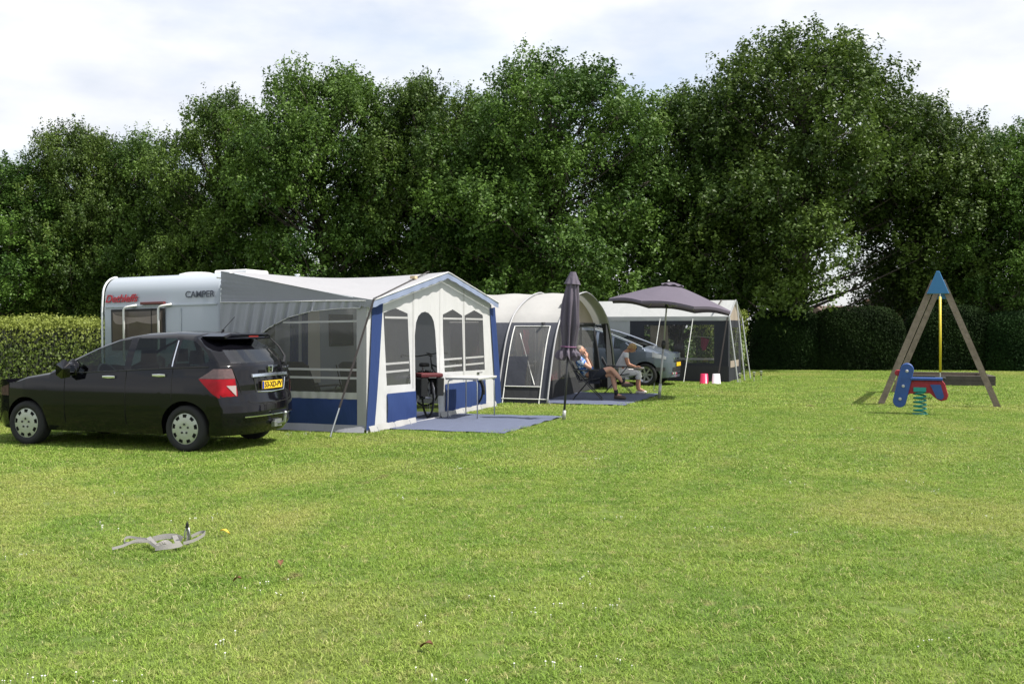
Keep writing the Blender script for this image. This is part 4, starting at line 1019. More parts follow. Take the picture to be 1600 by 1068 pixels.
# side details
for side in (1, -1):
    for hx in (.40, 1.22):
        hz = 1.03 - .04 * (hx - .4)
        MB().rprism([(-.105, -.016), (.0, -.024), (.105, -.014), (.105, .014), (0, .020), (-.105, .016)], lambda x, u, v: (hx + u, side * (hw(hx, hz) + x), hz + v), .0, .032, .01).build('door_handle', m_chrome, bc)
    for sx, z0, z1 in ((.95, .34, 1.08), (.20, .68, 1.13), (1.98, .34, 1.0)):
        MB().tube([(sx, side * (hw(sx, z) + .0005), z) for z in np.linspace(z0, z1, 8)], .005, 4).build('door_seam', m_seam, bc)
    MB().tube([(.215, side * (hw(.2, z) + .006), z) for z in np.linspace(1.15, 1.50, 6)], .011, 5).build('pillar_trim', m_chrome, bc)
    MB().tube([(x, side * (hw(x, S['zbelt'](x) + .0) + .004), S['zbelt'](x) + .008) for x in np.linspace(-.35, 1.95, 20)], .008, 5).build('belt_trim', m_black, bc)
    mir = MB().rprism([(1.80, 1.03), (1.80, 1.15), (1.86, 1.19), (1.96, 1.13), (1.96, 1.05), (1.90, 1.02)], lambda x, u, v: (u, side * x, v), .86, 1.03, .055).build('wing_mirror', m_blackpaint, bc, smooth=True)
    MB().box((1.797, side * .955, 1.10), (.010, .10, .085)).build('mirror_glass', mat('mirror_glass', (.6, .65, .7), .06, metal=1.0), mir)
    hl = MB().grid(lambda u, v: (3.02 + .28 * u, side * (hw(3.02 + .28 * u, .8) - .02 + .022), .70 + .10 * v + .06 * (1 - u) * v), 6, 4).build('headlight', m_lens_clear, bc, smooth=True)
MB().tube([(.0, 0, 1.61), (-.01, 0, 1.65)], .02, 8).build('aerial_base', m_black, bc)
MB().tube([(0, 0, 1.64), (-.20, 0, 1.83)], .005, 5).build('aerial', m_black, bc)

m_greypaint = mat('grey_blue_car_paint', (.125, .15, .19), .26, metal=.45, spec=.5, coat=.5)
K2 = dict(wb=2.73, arch=.37, sill=.22, nose=3.40, screen=(2.72, 1.15), xend=-.55, bulge=1.0,
          roof=([-.9, -.55, -.1, .5, 1.15, 1.6, 2.1, 2.45, 2.72, 2.95, 3.15, 3.30, 3.40], [1.46, 1.56, 1.65, 1.68, 1.62, 1.49, 1.31, 1.19, 1.10, 1.03, .96, .87, .74]),
          belt=([-.6, 0, .8, 1.6, 2.3, 2.72, 3.0, 3.2, 3.4], [1.10, 1.08, 1.05, 1.02, 1.0, .97, .91, .84, .70]),
          wintop=([-.6, -.3, .3, 1.1, 1.5, 1.9, 2.3, 2.6, 2.72], [1.42, 1.52, 1.57, 1.55, 1.46, 1.33, 1.18, 1.06, 1.0]),
          winbot=([-.6, 0, 1.6, 2.3, 2.72], [1.13, 1.10, 1.04, 1.02, 1.0]),
          plan=([-.6, 0, 2.3, 2.75, 3.0, 3.15, 3.28, 3.36, 3.40], [.97, 1, 1, .985, .945, .885, .78, .66, .54]), nosebulge=.07,
          sec=K1['sec'], rear=K1['rear'], windows=[(-.3, .5), (.58, 1.28), (1.36, 1.75), (1.82, 2.5)],
          marks=[-.3, .5, .58, 1.28, 1.36, 1.75, 1.82, 2.5, 1.15, 2.69, 2.72], rearwin=(1.18, 1.48, .66), seats=(1.35, .45), rim=alloy)
hd = R(-22); D_ = 27.6
fwx = (1008 - 800) / 1556 * D_
u_ = Vector((math.cos(hd), math.sin(hd))); n_ = Vector((-u_.y, u_.x))   # right-hand wheel is the near one
o_ = Vector((fwx, D_)) - u_ * 2.73 + n_ * .88
gc, S2 = car('parked_car', 'grey-blue people carrier parked nose out between the arched awning and the farthest awning', (o_.x, o_.y, 0), hd, K2, m_greypaint, 1.0)
hw2 = S2['hw']
fx = lambda y, z: 3.40 + .07 * (1 - abs(y / max(.05, hw2(3.40, z))) ** 2.6) if abs(y) < hw2(3.4, z) else 3.4
for side in (1, -1):
    def hlf(u, v):
        x = 2.92 + .36 * u; z = .74 + .05 * u * 0 + (.16 - .08 * u) * v + .06 * (1 - u); return (x + .004, side * (hw2(x, z) + .010 - .0 * v), z)
    MB().grid(hlf, 8, 5).build('headlight', mat('headlight_lens', (.30, .31, .33), .08, coat=.5, var=.3, vscale=15), gc, smooth=True)
    MB().grid(lambda u, v: (3.02 + .24 * u, side * (hw2(3.02 + .24 * u, .5) + .006), .42 + .10 * v), 6, 3).build('fog_light_recess', m_black, gc)
    for hx in (.75, 1.68):
        MB().rprism([(-.10, -.014), (.10, -.014), (.10, .014), (-.10, .014)], lambda x, u, v: (hx + u, side * (hw2(hx, .95) + x), .95 + v), 0, .03, .01).build('door_handle', m_greypaint, gc)
    for sx, z0, z1 in ((.54, .5, 1.06), (1.32, .3, 1.03), (2.30, .65, .98)):
        MB().tube([(sx, side * (hw2(sx, z) + .0005), z) for z in np.linspace(z0, z1, 8)], .005, 4).build('door_seam', m_seam, gc)
    MB().tube([(x, side * (hw2(x, float(np.interp(x, *K2['wintop']))) - .02), float(np.interp(x, *K2['wintop'])) + .05) for x in np.linspace(1.2, 2.65, 14)], .018, 6).build('pillar_trim', m_chrome, gc)
    mir = MB().rprism([(2.10, 1.02), (2.10, 1.14), (2.18, 1.18), (2.28, 1.10), (2.26, 1.03)], lambda x, u, v: (u, side * x, v), .87, 1.06, .04).build('wing_mirror', m_greypaint, gc, angle=50)
def band(z0, z1, w, off, nm, m_):
    MB().grid(lambda u, v: (fx(w * (2 * u - 1), z0 + (z1 - z0) * v) + off, w * (2 * u - 1), z0 + (z1 - z0) * v), 16, 3).build(nm, m_, gc, smooth=True)
band(.40, .52, .46, .008, 'lower_grille', m_black); band(.66, .72, .40, .008, 'upper_grille', m_black); band(.755, .775, .42, .012, 'chrome_bar', m_chrome); band(.33, .37, .60, .012, 'bumper_strip', MATS['chrome'])
band(.545, .655, .26, .022, 'number_plate', m_plate)
for q in (.35, -.35): MB().tube([(2.66, q, 1.12), (2.2, q - .45, 1.315)], .012, 5).build('wiper', m_black, gc)

# ------------------------------------------------------------------ second awning (arched, charcoal and off-white)
m_c2roof = cloth('arched_roof_cloth', (0.42, 0.415, 0.40), 0.18, wrinkle=.12)
m_c2grey = cloth('charcoal_cloth', (0.052, 0.056, 0.072), 0.10, wrinkle=.25)
m_c2dark = cloth('dark_flap_cloth', (0.035, 0.036, 0.04), 0.05)
m_c2beige = cloth('beige_cloth', (0.40, 0.34, 0.28), 0.25)
m_pipe = mat('white_piping', (.72, .72, .70), .6)
a2 = thing('arched_awning', 'charcoal and off-white awning with curved poles between the first awning and the grey car', 'awning', (0.667, 21.2, 0), A20)
L2 = 6.0
half = [(0, 0), (.30, .80), (.60, 1.43), (1.0, 1.87), (1.5, 2.12), (2.0, 2.29), (2.5, 2.41), (3.0, 2.47)]
hs = [p[0] for p in half]; hz_ = [p[1] for p in half]
# arc-length parameter over the half arch, mirrored
fine_u = np.linspace(0, 3.0, 61); fine_z = np.interp(fine_u, hs, hz_)
ker = np.ones(7) / 7; fz = np.convolve(np.pad(fine_z, 3, mode='edge'), ker, 'valid'); fz[0] = 0; fz[:3] = fine_z[:3]
cum = np.concatenate([[0], np.cumsum(np.hypot(np.diff(fine_u), np.diff(fz)))]); TOT = cum[-1]
def archp(q):
    """q in 0..2 round the arch: returns (s, z)"""
    m = q if q <= 1 else 2 - q
    u = float(np.interp(m * TOT, cum, fine_u)); z = float(np.interp(m * TOT, cum, fz))
    return (u if q <= 1 else L2 - u, z)
def arch_poly0(z0, n=40):
    q0 = qz(z0); return [archp(q0 + (2 - 2 * q0) * i / n) for i in range(n + 1)]
def qz(z): return float(np.interp(z, fz, cum)) / TOT
Q = qz(1.74)                                  # colour border charcoal / off-white
DX = -2.75
MB().grid(lambda u, v: (DX + (-DX + .10) * v, archp(Q + (2 - 2 * Q) * u)[0], archp(Q + (2 - 2 * Q) * u)[1] - .03 * math.sin(3.14159 * ((v * 2.85) % 1.0)) ** 2), 44, 20).build('roof', m_c2roof, a2, smooth=True)
def side_panel(x0, x1, q0, q1, nm, m_, off=0.0, mirror=False, n=10):
    def f(u, v):
        s, z = archp(q0 + (q1 - q0) * v); s -= off
        return (x0 + (x1 - x0) * u, L2 - s if mirror else s, z)
    return MB().grid(f, n, 14).build(nm, m_, a2, smooth=True)
qa, qb = qz(.36), qz(1.66)
side_panel(DX, -1.05, 0, Q, 'side_wall', m_c2grey)                       # towards the caravan
side_panel(-1.05, -.93, 0, Q, 'side_wall', m_c2grey); side_panel(-.10, .10, 0, Q, 'side_wall', m_c2grey)
side_panel(-.93, -.10, 0, qa, 'lower_flap', m_c2dark); side_panel(-.93, -.10, qb, Q, 'side_wall', m_c2grey)
side_panel(-.93, -.10, qa, qb, 'window_foil', film('arched_foil', (.5, .5, .5), .6, .16))
side_panel(-.93, -.47, qa, qz(1.0), 'window_blind', m_c2grey, .012)
side_panel(DX, -.95, 0, 2 * 0 + Q, 'side_wall', m_c2grey, 0, True); side_panel(-.95, .10, 0, qa, 'lower_flap', m_c2dark, 0, True)
for xx in (-1.05, .09):
    MB().tube([(xx, archp(2 * i / 70)[0] + (-.022 if i < 35 else .022), archp(2 * i / 70)[1] + .012) for i in range(71)], .020, 7).build('bow_pole', mat('bow_pole_grey', (.33, .33, .34), .45), a2, smooth=True)
for xx, za in ((-.93, 1.66), (-.10, 1.66)):
    MB().tube([(xx, archp(qz(za) * i / 14)[0] - .012, archp(qz(za) * i / 14)[1]) for i in range(15)], .012, 5).build('window_piping', m_pipe, a2)
for zz_, xa, xb in ((.36, -.93, -.10), (.10, -1.05, .1), (1.66, -.93, -.10)):
    MB().tube([(xa, archp(qz(zz_))[0] - .014, archp(qz(zz_))[1]), (xb, archp(qz(zz_))[0] - .014, archp(qz(zz_))[1])], .011, 5).build('cross_piping', m_pipe, a2)
MB().tube([(-.76, archp(qz(1.5))[0] - .015, 1.5), (-.25, archp(qz(.40))[0] - .015, .40)], .010, 5).build('cross_piping', m_pipe, a2)
MB().grid(lambda u, v: (-.10 + .215 * v, archp(.62 + 1.38 * u)[0] + (.012 if u > .5 else 0), archp(.62 + 1.38 * u)[1] + .016), 60, 2).build('front_edge', m_c2dark, a2, smooth=True)
MB().poly([arch_poly0(.02)], lambda s, z: (DX + .01, s, z)).build('back_wall', m_c2beige, a2)
# recessed front wall with beige gable and foil windows
XF = -.28
def arch_poly(z0, inset=.03, n=40):
    q0 = qz(z0); pts = [archp(q0 + (2 - 2 * q0) * i / n) for i in range(n + 1)]
    return [(s + (inset if i < n / 2 else -inset), z - (inset if z > z0 + .01 else 0)) for i, (s, z) in enumerate(pts)]
up = arch_poly(1.72)
MB().poly([up], lambda s, z: (XF, s, z)).build('front_gable', m_c2beige, a2)
lo = [p for p in arch_poly(.02) if p[1] <= 1.70]
left = [p for p in lo if p[0] < 3]; right = [p for p in lo if p[0] > 3]
def edge_s(z, rgt): s = archp(qz(z))[0]; return L2 - s - .03 if rgt else s + .03
outer2 = [(edge_s(.02, 0), .02), (edge_s(.02, 1), .02), (edge_s(.9, 1), .9), (edge_s(1.70, 1), 1.72), (edge_s(1.70, 0), 1.72), (edge_s(.9, 0), .9)]
w_a = [(.70, .42), (2.0, .42), (2.0, 1.60), (.85, 1.60)]; w_b = [(2.15, .42), (3.75, .42), (3.75, 1.60), (2.15, 1.60)]; w_c = [(3.95, .40), (5.15, .40), (5.05, 1.64), (3.95, 1.64)]
MB().poly([outer2, w_a, w_b, w_c], lambda s, z: (XF, s, z)).build('front_wall', m_c2dark, a2)
for w_ in (w_a, w_b, w_c): MB().poly([w_], lambda s, z: (XF - .004, s, z)).build('window_foil', MATS['arched_foil'], a2)
MB().poly([[(5.22, .0), (5.95, .0), (5.55, 1.05), (5.15, 1.72), (5.02, 1.72)]], lambda s, z: (.06, s, z)).build('front_wing', m_c2dark, a2)
MB().bar((XF + .02, .7, 1.72), (XF + .02, 5.3, 1.72), .03, .05).build('front_rail', m_c2dark, a2)
MB().poly([[(1.2, .42), (1.9, .42), (1.55, 1.55), (1.25, 1.55)]], lambda s, z: (XF - .25, s, z)).build('inner_curtain', m_c2beige, a2)
MB().ribbon([(-2.4, .25, 1.2), (-1.9, -.62, .06)], .035, (1, 0, 0)).build('storm_strap', m_strap, a2)
for q in (.1, .9): MB().tube([(.10, .02, .12), (.20, -.12, -.02)], .007, 5).build('ground_peg', m_steel, a2)
# things inside the arched awning: folded chairs and a rail of clothes
def at2(t, s, z=0): p = F2(t, s); return (p.x, p.y, z)
fc = thing('folded_chair', 'folded chair with pale metal tubes leaning behind the arched awning front', 'chair', at2(-.55, 1.3, .02), A20)
for k, (y0, y1) in enumerate(((0, .28), (.10, .42), (.34, .06), (.48, .20))): MB().tube([(0, y0, 0), (-.12, y1, .85)], .013, 6).build('frame_tube', m_alu, fc)
MB().box((-.10, .26, .62), (.03, .34, .36), Matrix.Rotation(R(-8), 3, 'Y')).build('seat_fabric', m_cfab2, fc)
cr = thing('clothes_rail', 'small rail of red and blue clothes hanging inside the arched awning', 'clothes', at2(-1.2, .95, .0), A20)
MB().tube([(-.5, 0, 1.62), (.7, 0, 1.62)], .010, 6).build('rail', m_alu, cr)
for x in (-.5, .7): MB().tube([(x, 0, .02), (x, 0, 1.62)], .012, 6).build('post', m_alu, cr)
for i, (x, c_) in enumerate([(-.3, (.35, .02, .05)), (-.12, (.05, .06, .1)), (.1, (.08, .2, .45)), (.3, (.5, .45, .4)), (.48, (.4, .02, .06))]):
    MB().grid(lambda u, v: (x + .02 * math.sin(9 * v), -.17 + .34 * u + .04 * math.sin(5 * u + i), 1.58 - (.55 + .1 * (i % 2)) * v), 8, 6).build('garment', mat('garment_%s' % 'abcde'[i], c_, .9, bump=.3, bscale=12), cr, smooth=True)
table('narrow table with clutter in the arched awning', F2, -1.2, 2.7, .6, 1.0, .70)

# ------------------------------------------------------------------ third awning (farthest)
A3 = R(-22)
F3 = fr((6.41, 29.5), A3)
a3 = thing('porch_awning', 'farthest awning with charcoal walls, white roof and a pointed porch frame', 'awning', (6.41, 29.5, 0), A3)
m_c3 = cloth('porch_white_cloth', (.42, .43, .43), .25); m_c3g = cloth('porch_pale_wall', (.36, .38, .40), .25)
m_c3dark = cloth('porch_dark_cloth', (.026, .028, .037), .06)
W3 = 2.3; E3 = 1.95; P3 = 2.46; X3 = -5.2
def r3(u, v):
    s = W3 * u; z = E3 + (P3 - E3) * (1 - abs(2 * u - 1)); return (X3 + (-X3 + .03) * v, s, z - .05 * math.sin(3.14 * v) * (1 - abs(2 * u - 1)) * 0)
MB().poly([[(0, .0), (W3, .0), (W3, E3), (W3 / 2, P3 - .02), (0, E3)]], FPl(X3)).build('back_wall', cloth('porch_back', (.42, .40, .36), .2), a3)
MB().grid(r3, 16, 10).build('roof', m_c3, a3)
MB().grid(lambda u, v: (X3 + (-X3 + .02) * u, -.012 + .012 * math.sin(30 * u), E3 + .005 - .13 * v), 40, 2).build('valance', m_c3, a3, smooth=True)
MB().poly([[(X3, .0), (-3.0, .0), (-3.0, E3), (X3, E3)], [(-4.9, .8), (-3.75, .8), (-3.75, 1.7), (-4.9, 1.7)]], SPl(0)).build('side_wall', m_c3g, a3)
MB().poly([[(-4.9, .8), (-3.75, .8), (-3.75, 1.7), (-4.9, 1.7)]], SPl(0.004)).build('window_foil', film('dark_foil', (.05, .05, .06), .25, .4), a3)
MB().poly([[(-3.0, .0), (0, .0), (0, 1.84), (-3.0, 1.84)], [(-2.55, .56), (-.42, .56), (-.42, 1.70), (-2.55, 1.70)]], SPl(0)).build('side_wall', m_c3dark, a3)
MB().poly([[(-2.55, .56), (-.42, .56), (-.42, 1.70), (-2.55, 1.70)]], SPl(.004)).build('window_foil', film('porch_foil', (.3, .3, .32), .66, .10), a3)
MB().poly([[(-3.0, .02), (0.02, .02), (.02, .48), (-3.0, .48)]], SPl(-.01)).build('lower_flap', m_c2dark, a3)
MB().poly([[(0, .0), (.0 + W3, .0), (W3, 1.84), (0, 1.84)], [(.25, .60), (.25, 1.62), (1.85, 1.62), (1.85, .60)]], FPl(0)).build('front_wall', m_c3dark, a3)
MB().poly([[(.25, .60), (1.85, .60), (1.85, 1.62), (.25, 1.62)]], FPl(-.004)).build('window_foil', MATS['porch_foil'], a3)
MB().poly([[(.30, .42), (1.80, .42), (1.80, .62), (.30, .62)]], FPl(.012)).build('front_panel', m_c2beige, a3)
MB().poly([[(0, 1.84), (W3, 1.84), (W3, E3), (W3 / 2, P3 - .02), (0, E3)]], FPl(-.02)).build('front_gable', m_c2beige, a3)
for (p, q) in (((.28, 0, 0), (.03, 0, E3)), ((.30, W3 / 2, 0), (.05, W3 / 2, P3 - .03)), ((.30, W3, 0), (.03, W3, E3)), ((.03, 0, E3), (.03, W3 / 2, P3)), ((.03, W3, E3), (.03, W3 / 2, P3))):
    MB().tube([p, q], .022, 7).build('porch_pole', m_alu, a3)
MB().ribbon([(-.02, -.03, E3 - .02), (-.22, -.55, .03)], .04, (1, 0, 0)).build('storm_strap', m_strap, a3)
for x in (-1.05, -2.05): MB().tube([(x, -.02, E3 - .06), (x - .15, -.62, .02)], .012, 5).build('guy_rope', m_pipe, a3)
MB().ribbon([(-.4, .05, E3 + .18), (-.4, 1.15, P3 + .02)], .05, (1, 0, 0)).build('storm_strap', m_strap, a3)
MB().poly([[(-2.45, .60), (-1.85, .60), (-1.90, 1.68), (-2.45, 1.68)]], SPl(.35)).build('inner_curtain', m_c2beige, a3)
def at3(t, s, z=0): p = F3(t, s); return (p.x, p.y, z)
table('table with crockery inside the farthest awning', F3, -1.2, .75, 1.5, .6, .66)
pk = thing('hanging_cloth', 'pink and white cloth hanging inside the farthest awning', 'cloth', at3(-.85, .75), A3)
MB().grid(lambda u, v: (-.12 + .26 * u * (1 - .5 * v), .05 * math.sin(8 * u), 1.35 - .36 * v - .1 * u + .03 * math.sin(9 * u) * v), 10, 6).build('pink_cloth', mat('pink_cloth', (.33, .04, .10), .9, bump=.3), pk, smooth=True)
MB().tube([(-.4, 0, 1.36), (.4, 0, 1.30)], .006, 5).build('line', m_pipe, pk)
for (dx, c_, lab) in ((0, (.62, .02, .09), 'red plastic bucket standing upside down before the farthest awning'), (.33, (.78, .76, .80), 'white plastic bucket next to the red one')):
    b = MB().lathe([(0, .29), (.095, .29), (.105, .285), (.125, .02), (.135, .015), (.135, 0), (.12, 0)], (0, 0, 0), 'z', 24).build('bucket', mat('bucket_' + ('red' if dx == 0 else 'white'), c_, .35), None, smooth=True)
    b.location = (5.55 + dx, 28.75 - dx * .25, 0); tag(b, lab, 'bucket')
for i, (px, D, lab) in enumerate([(1145, 29.6, 'small garden light at the corner pole of the farthest awning'), (1167, 30.4, 'small garden light between the porch poles'), (1178, 31.0, 'small garden light beyond the porch, nearest the dark bushes')]):
    t = thing('garden_light', lab, 'garden light', ((px - 800) / 1556 * D + .1, D - .5, 0), 0, 'garden lights at the farthest awning')
    MB().tube([(0, 0, 0), (0, 0, .2)], .010, 6).build('stake', m_alu, t); MB().lathe([(.02, .18), (.045, .27), (.05, .28), (0, .30)], (0, 0, 0), 'z', 12).build('lamp_head', m_alu, t)
    MB().lathe([(.012, .14), (.04, .185), (.03, .19)], (0, 0, 0), 'z', 10).build('lens', m_lens_clear, t)

# ------------------------------------------------------------------ parasols
m_par = cloth('parasol_cloth', (.118, .102, .134), .12, wrinkle=.12); m_parpole = mat('parasol_pole', (.40, .40, .38), .4, metal=.4)
cp_ = thing('closed_parasol', 'closed dark purple parasol tied round its pole', 'parasol', (.916, 17.6, 0)); cp_.rotation_euler = (0, R(3.6), 0)
MB().tube([(0, 0, 0), (0, 0, 1.45)], .022, 10).build('pole', mat('dark_pole', (.05, .05, .055), .4, metal=.4), cp_, smooth=True)
MB().tube([(0, 0, 0), (0, 0, .17)], .032, 10).build('ground_socket', m_parpole, cp_, smooth=True)
def folded(u, v):
    a = 6.2832 * u; z = 1.10 + 1.50 * v
    env = float(np.interp(z, [1.10, 1.14, 1.27, 1.32, 1.7, 2.1, 2.36, 2.44, 2.53, 2.60], [.235, .225, .13, .125, .175, .155, .115, .105, .09, .03]))
    k = .20 * (1 - v) + .10; r = env * (1 - k + k * math.cos(8 * a + 2.2 * v) + .07 * math.sin(3 * a + 9 * v)); zz = z + (.05 * math.cos(8 * a + 1.2) if v < .06 else 0)
    return (r * math.cos(a), r * math.sin(a), zz)
MB().grid(folded, 96, 40).build('folded_canopy', m_par, cp_, smooth=True)
MB().tube([(.135 * math.cos(a), .135 * math.sin(a), 1.295) for a in [6.2832 * i / 24 for i in range(24)]], .010, 5, closed=True).build('tie_band', mat('tie_purple', (.20, .08, .17), .8), cp_)
MB().grid(lambda u, v: ((.135 - .085 * v) * (1 + .12 * math.cos(8 * 6.2832 * u) * (1 - v)) * math.cos(6.2832 * u), (.135 - .085 * v) * (1 + .12 * math.cos(8 * 6.2832 * u) * (1 - v)) * math.sin(6.2832 * u), 2.40 + .22 * v), 48, 6).build('top_cap', m_par, cp_, smooth=True)

op = thing('open_parasol', 'open grey-purple parasol on a pale pole beside the seated woman', 'parasol', (3.386, 22.9, 0)); op.rotation_euler = (0, R(4.6), 0)
MB().tube([(0, 0, 0), (0, 0, 1.25)], .024, 10).build('lower_pole', m_parpole, op, smooth=True)
MB().tube([(0, 0, 1.2), (0, 0, 2.60)], .019, 10).build('upper_pole', m_parpole, op, smooth=True)
MB().tube([(0, 0, 0), (0, 0, .34)], .036, 10).build('ground_socket', m_parpole, op, smooth=True)
MB().tube([(-.02, 0, .16), (-.14, 0, .16), (-.14, 0, .34)], .010, 6).build('socket_handle', m_parpole, op)
MB().lathe([(0, 1.33), (.03, 1.33), (.05, 1.29), (.052, 1.20), (.03, 1.15), (.024, 1.14)], (0, 0, 0), 'z', 12).build('clamp', m_black, op, smooth=True)
RR, ZT, ZR = 1.47, 2.63, 2.13
tilt = Matrix.Rotation(R(2.0), 3, 'Y')
def can(r, a): 
    k = (a / (math.pi / 4)) % 1.0; rr = r * (math.cos(math.pi / 8) / math.cos((k - .5) * math.pi / 4)); sag = .07 * r * r / (RR * RR) * math.sin(math.pi * k)
    z = ZT - (ZT - ZR) * (r / RR) ** 1.25 + sag * .7
    return tilt @ Vector((rr * math.cos(a + .2), rr * math.sin(a + .2), z))
MB().grid(lambda u, v: can(.12 + (RR - .12) * v, 6.28318 * u), 64, 12).build('canopy', m_par, op, smooth=True)
MB().grid(lambda u, v: can(RR, 6.28318 * u) + tilt @ Vector((0, 0, -.055 * v)), 64, 1).build('canopy_hem', m_par, op)
MB().grid(lambda u, v: tilt @ (Vector(((.05 + .21 * v) * math.cos(6.28318 * u), (.05 + .21 * v) * math.sin(6.28318 * u), ZT + .05 - .065 * v + .018 * math.cos(8 * 6.28318 * u) * v))), 48, 4).build('vent_cap', m_par, op, smooth=True)
MB().ball((0, 0, ZT + .07), .025).build('finial', m_parpole, op)
for k in range(8):
    a = math.pi / 4 * k; e = can(RR, a + .001); e2 = can(RR * .52, a + .001)
    MB().tube([tilt @ Vector((0, 0, ZT - .03)), can(RR * .5, a + .001) + Vector((0, 0, -.015)), e + Vector((0, 0, -.012))], .007, 5).build('rib', m_parpole, op)
    MB().tube([tilt @ Vector((.03 * math.cos(a), .03 * math.sin(a), 2.12)), e2 + Vector((0, 0, -.02))], .006, 5).build('strut', m_parpole, op)
MB().lathe([(.02, 2.08), (.045, 2.09), (.045, 2.15), (.02, 2.16)], (0, 0, 0), 'z', 12).build('runner', m_black, op)

# ------------------------------------------------------------------ people
def skin_obj(verts, edges, radii, levels=2, root=0):
    me = bpy.data.meshes.new('limbs'); me.from_pydata(verts, edges, []); me.update()
    o = bpy.data.objects.new('limbs', me); C.objects.link(o)
    md = o.modifiers.new('skin', 'SKIN'); md.use_smooth_shade = True
    for i, r in enumerate(radii):
        sv = me.skin_vertices[0].data[i]; sv.radius = r if isinstance(r, tuple) else (r, r); sv.use_root = (i == root)
    sb = o.modifiers.new('sub', 'SUBSURF'); sb.levels = levels; sb.render_levels = levels
    out = bpy.data.meshes.new_from_object(o.evaluated_get(bpy.context.evaluated_depsgraph_get()))
    bpy.data.objects.remove(o); return out
def chain(spec):
    """spec: dict name -> (pos, radius, parent or None)"""
    names = list(spec); idx = {n: i for i, n in enumerate(names)}
    return [spec[n][0] for n in names], [(idx[n], idx[spec[n][2]]) for n in names if spec[n][2]], [spec[n][1] for n in names]
def join_into(me, mb):
    bm = bmesh.new(); bm.from_mesh(me); t = mb.mesh('t'); bm.from_mesh(t); bm.to_mesh(me); bm.free(); bpy.data.meshes.remove(t)
m_skin = mat('skin', (.50, .27, .19), .55, var=.08, vscale=8); m_skin2 = mat('tanned_skin', (.44, .22, .14), .55, var=.08, vscale=8)
def hand(mb, wrist, d, up, size=.19):
    """palm and five bent fingers; d points along the hand, up is the back of the hand"""
    d = Vector(d).normalized(); up = Vector(up); up = (up - d * up.dot(d)).normalized(); sd = d.cross(up); w = Vector(wrist)
    P = lambda a, b, c: w + d * a * size + sd * b * size + up * c * size
    mb.tube([P(-.05, 0, 0), P(.15, 0, .02), P(.35, 0, .02), P(.52, 0, 0)], [.026, .034, .038, .034], 8)
    for k, (b, l) in enumerate(((-.16, .40), (-.055, .47), (.05, .44), (.15, .34))):
        mb.tube([P(.40, b * .8, .01), P(.58, b, .0), P(.58 + l * .45, b * 1.05, -.08), P(.58 + l * .70, b * 1.05, -.22)], [.011, .010, .009, .007], 6)
    mb.tube([P(.10, -.16, -.02), P(.28, -.28, -.06), P(.45, -.30, -.14)], [.013, .011, .008], 6)
def head(mb, c, fwd, up, s=1.0):
    """head ellipsoid with jaw, nose, ears, brow; returns a frame function"""
    f = Vector(fwd).normalized(); u = Vector(up); u = (u - f * u.dot(f)).normalized(); r = u.cross(f); c = Vector(c)
    P = lambda a, b, h: c + f * a * s + r * b * s + u * h * s
    vs = []; n, m = 16, 12
    for i in range(m + 1):
        t = math.pi * i / m
        for k in range(n):
            a = 2 * math.pi * k / n; x = .098 * math.sin(t) * math.cos(a); y = .078 * math.sin(t) * math.sin(a); z = .118 * math.cos(t)
            if z < -.02: y *= 1 - (-z - .02) * 3.2; x = x * (1 - (-z - .02) * 1.5) + (.012 if x > 0 else .02)
            vs.append(P(x, y, z))
    fs = [(i * n + k, (i + 1) * n + k, (i + 1) * n + (k + 1) % n, i * n + (k + 1) % n) for i in range(m) for k in range(n)]
    mb.add(vs, fs)
    mb.tube([P(.09, 0, .02), P(.118, 0, -.025), P(.095, 0, -.035)], [.010, .016, .010], 6)
    mb.tube([P(.092, -.022, -.062), P(.10, 0, -.060), P(.092, .022, -.062)], .006, 5)
    for q in (-1, 1): mb.tube([P(.0, q * .076, .025), P(-.012, q * .088, .0), P(.0, q * .078, -.03)], [.012, .016, .010], 6)
    return P
def cap_pt(u, v, ang, k=1.04):
    t = ang * v; x = math.sin(t) * math.cos(6.2832 * u); y = math.sin(t) * math.sin(6.2832 * u); z = math.cos(t); th = .62
    x, z = x * math.cos(th) - z * math.sin(th), x * math.sin(th) + z * math.cos(th)
    r = k * (1 + .03 * math.sin(38 * u + 7 * v) * v)
    return (.100 * x * r - .004, .081 * y * r, .121 * z * r)
m_eye = mat('eye_dark', (.02, .015, .012), .2)
def body_obj(me, mb, m_, parent):
    join_into(me, mb); me.materials.clear(); me.materials.append(m_); me.shade_smooth()
    o = bpy.data.objects.new('body', me); C.objects.link(o); o.parent = parent; return o
def garment(nm, spec, m_, parent, levels=2):
    me = skin_obj(*chain(spec), levels=levels); me.materials.clear(); me.materials.append(m_); me.shade_smooth()
    o = bpy.data.objects.new(nm, me); C.objects.link(o); o.parent = parent; return o

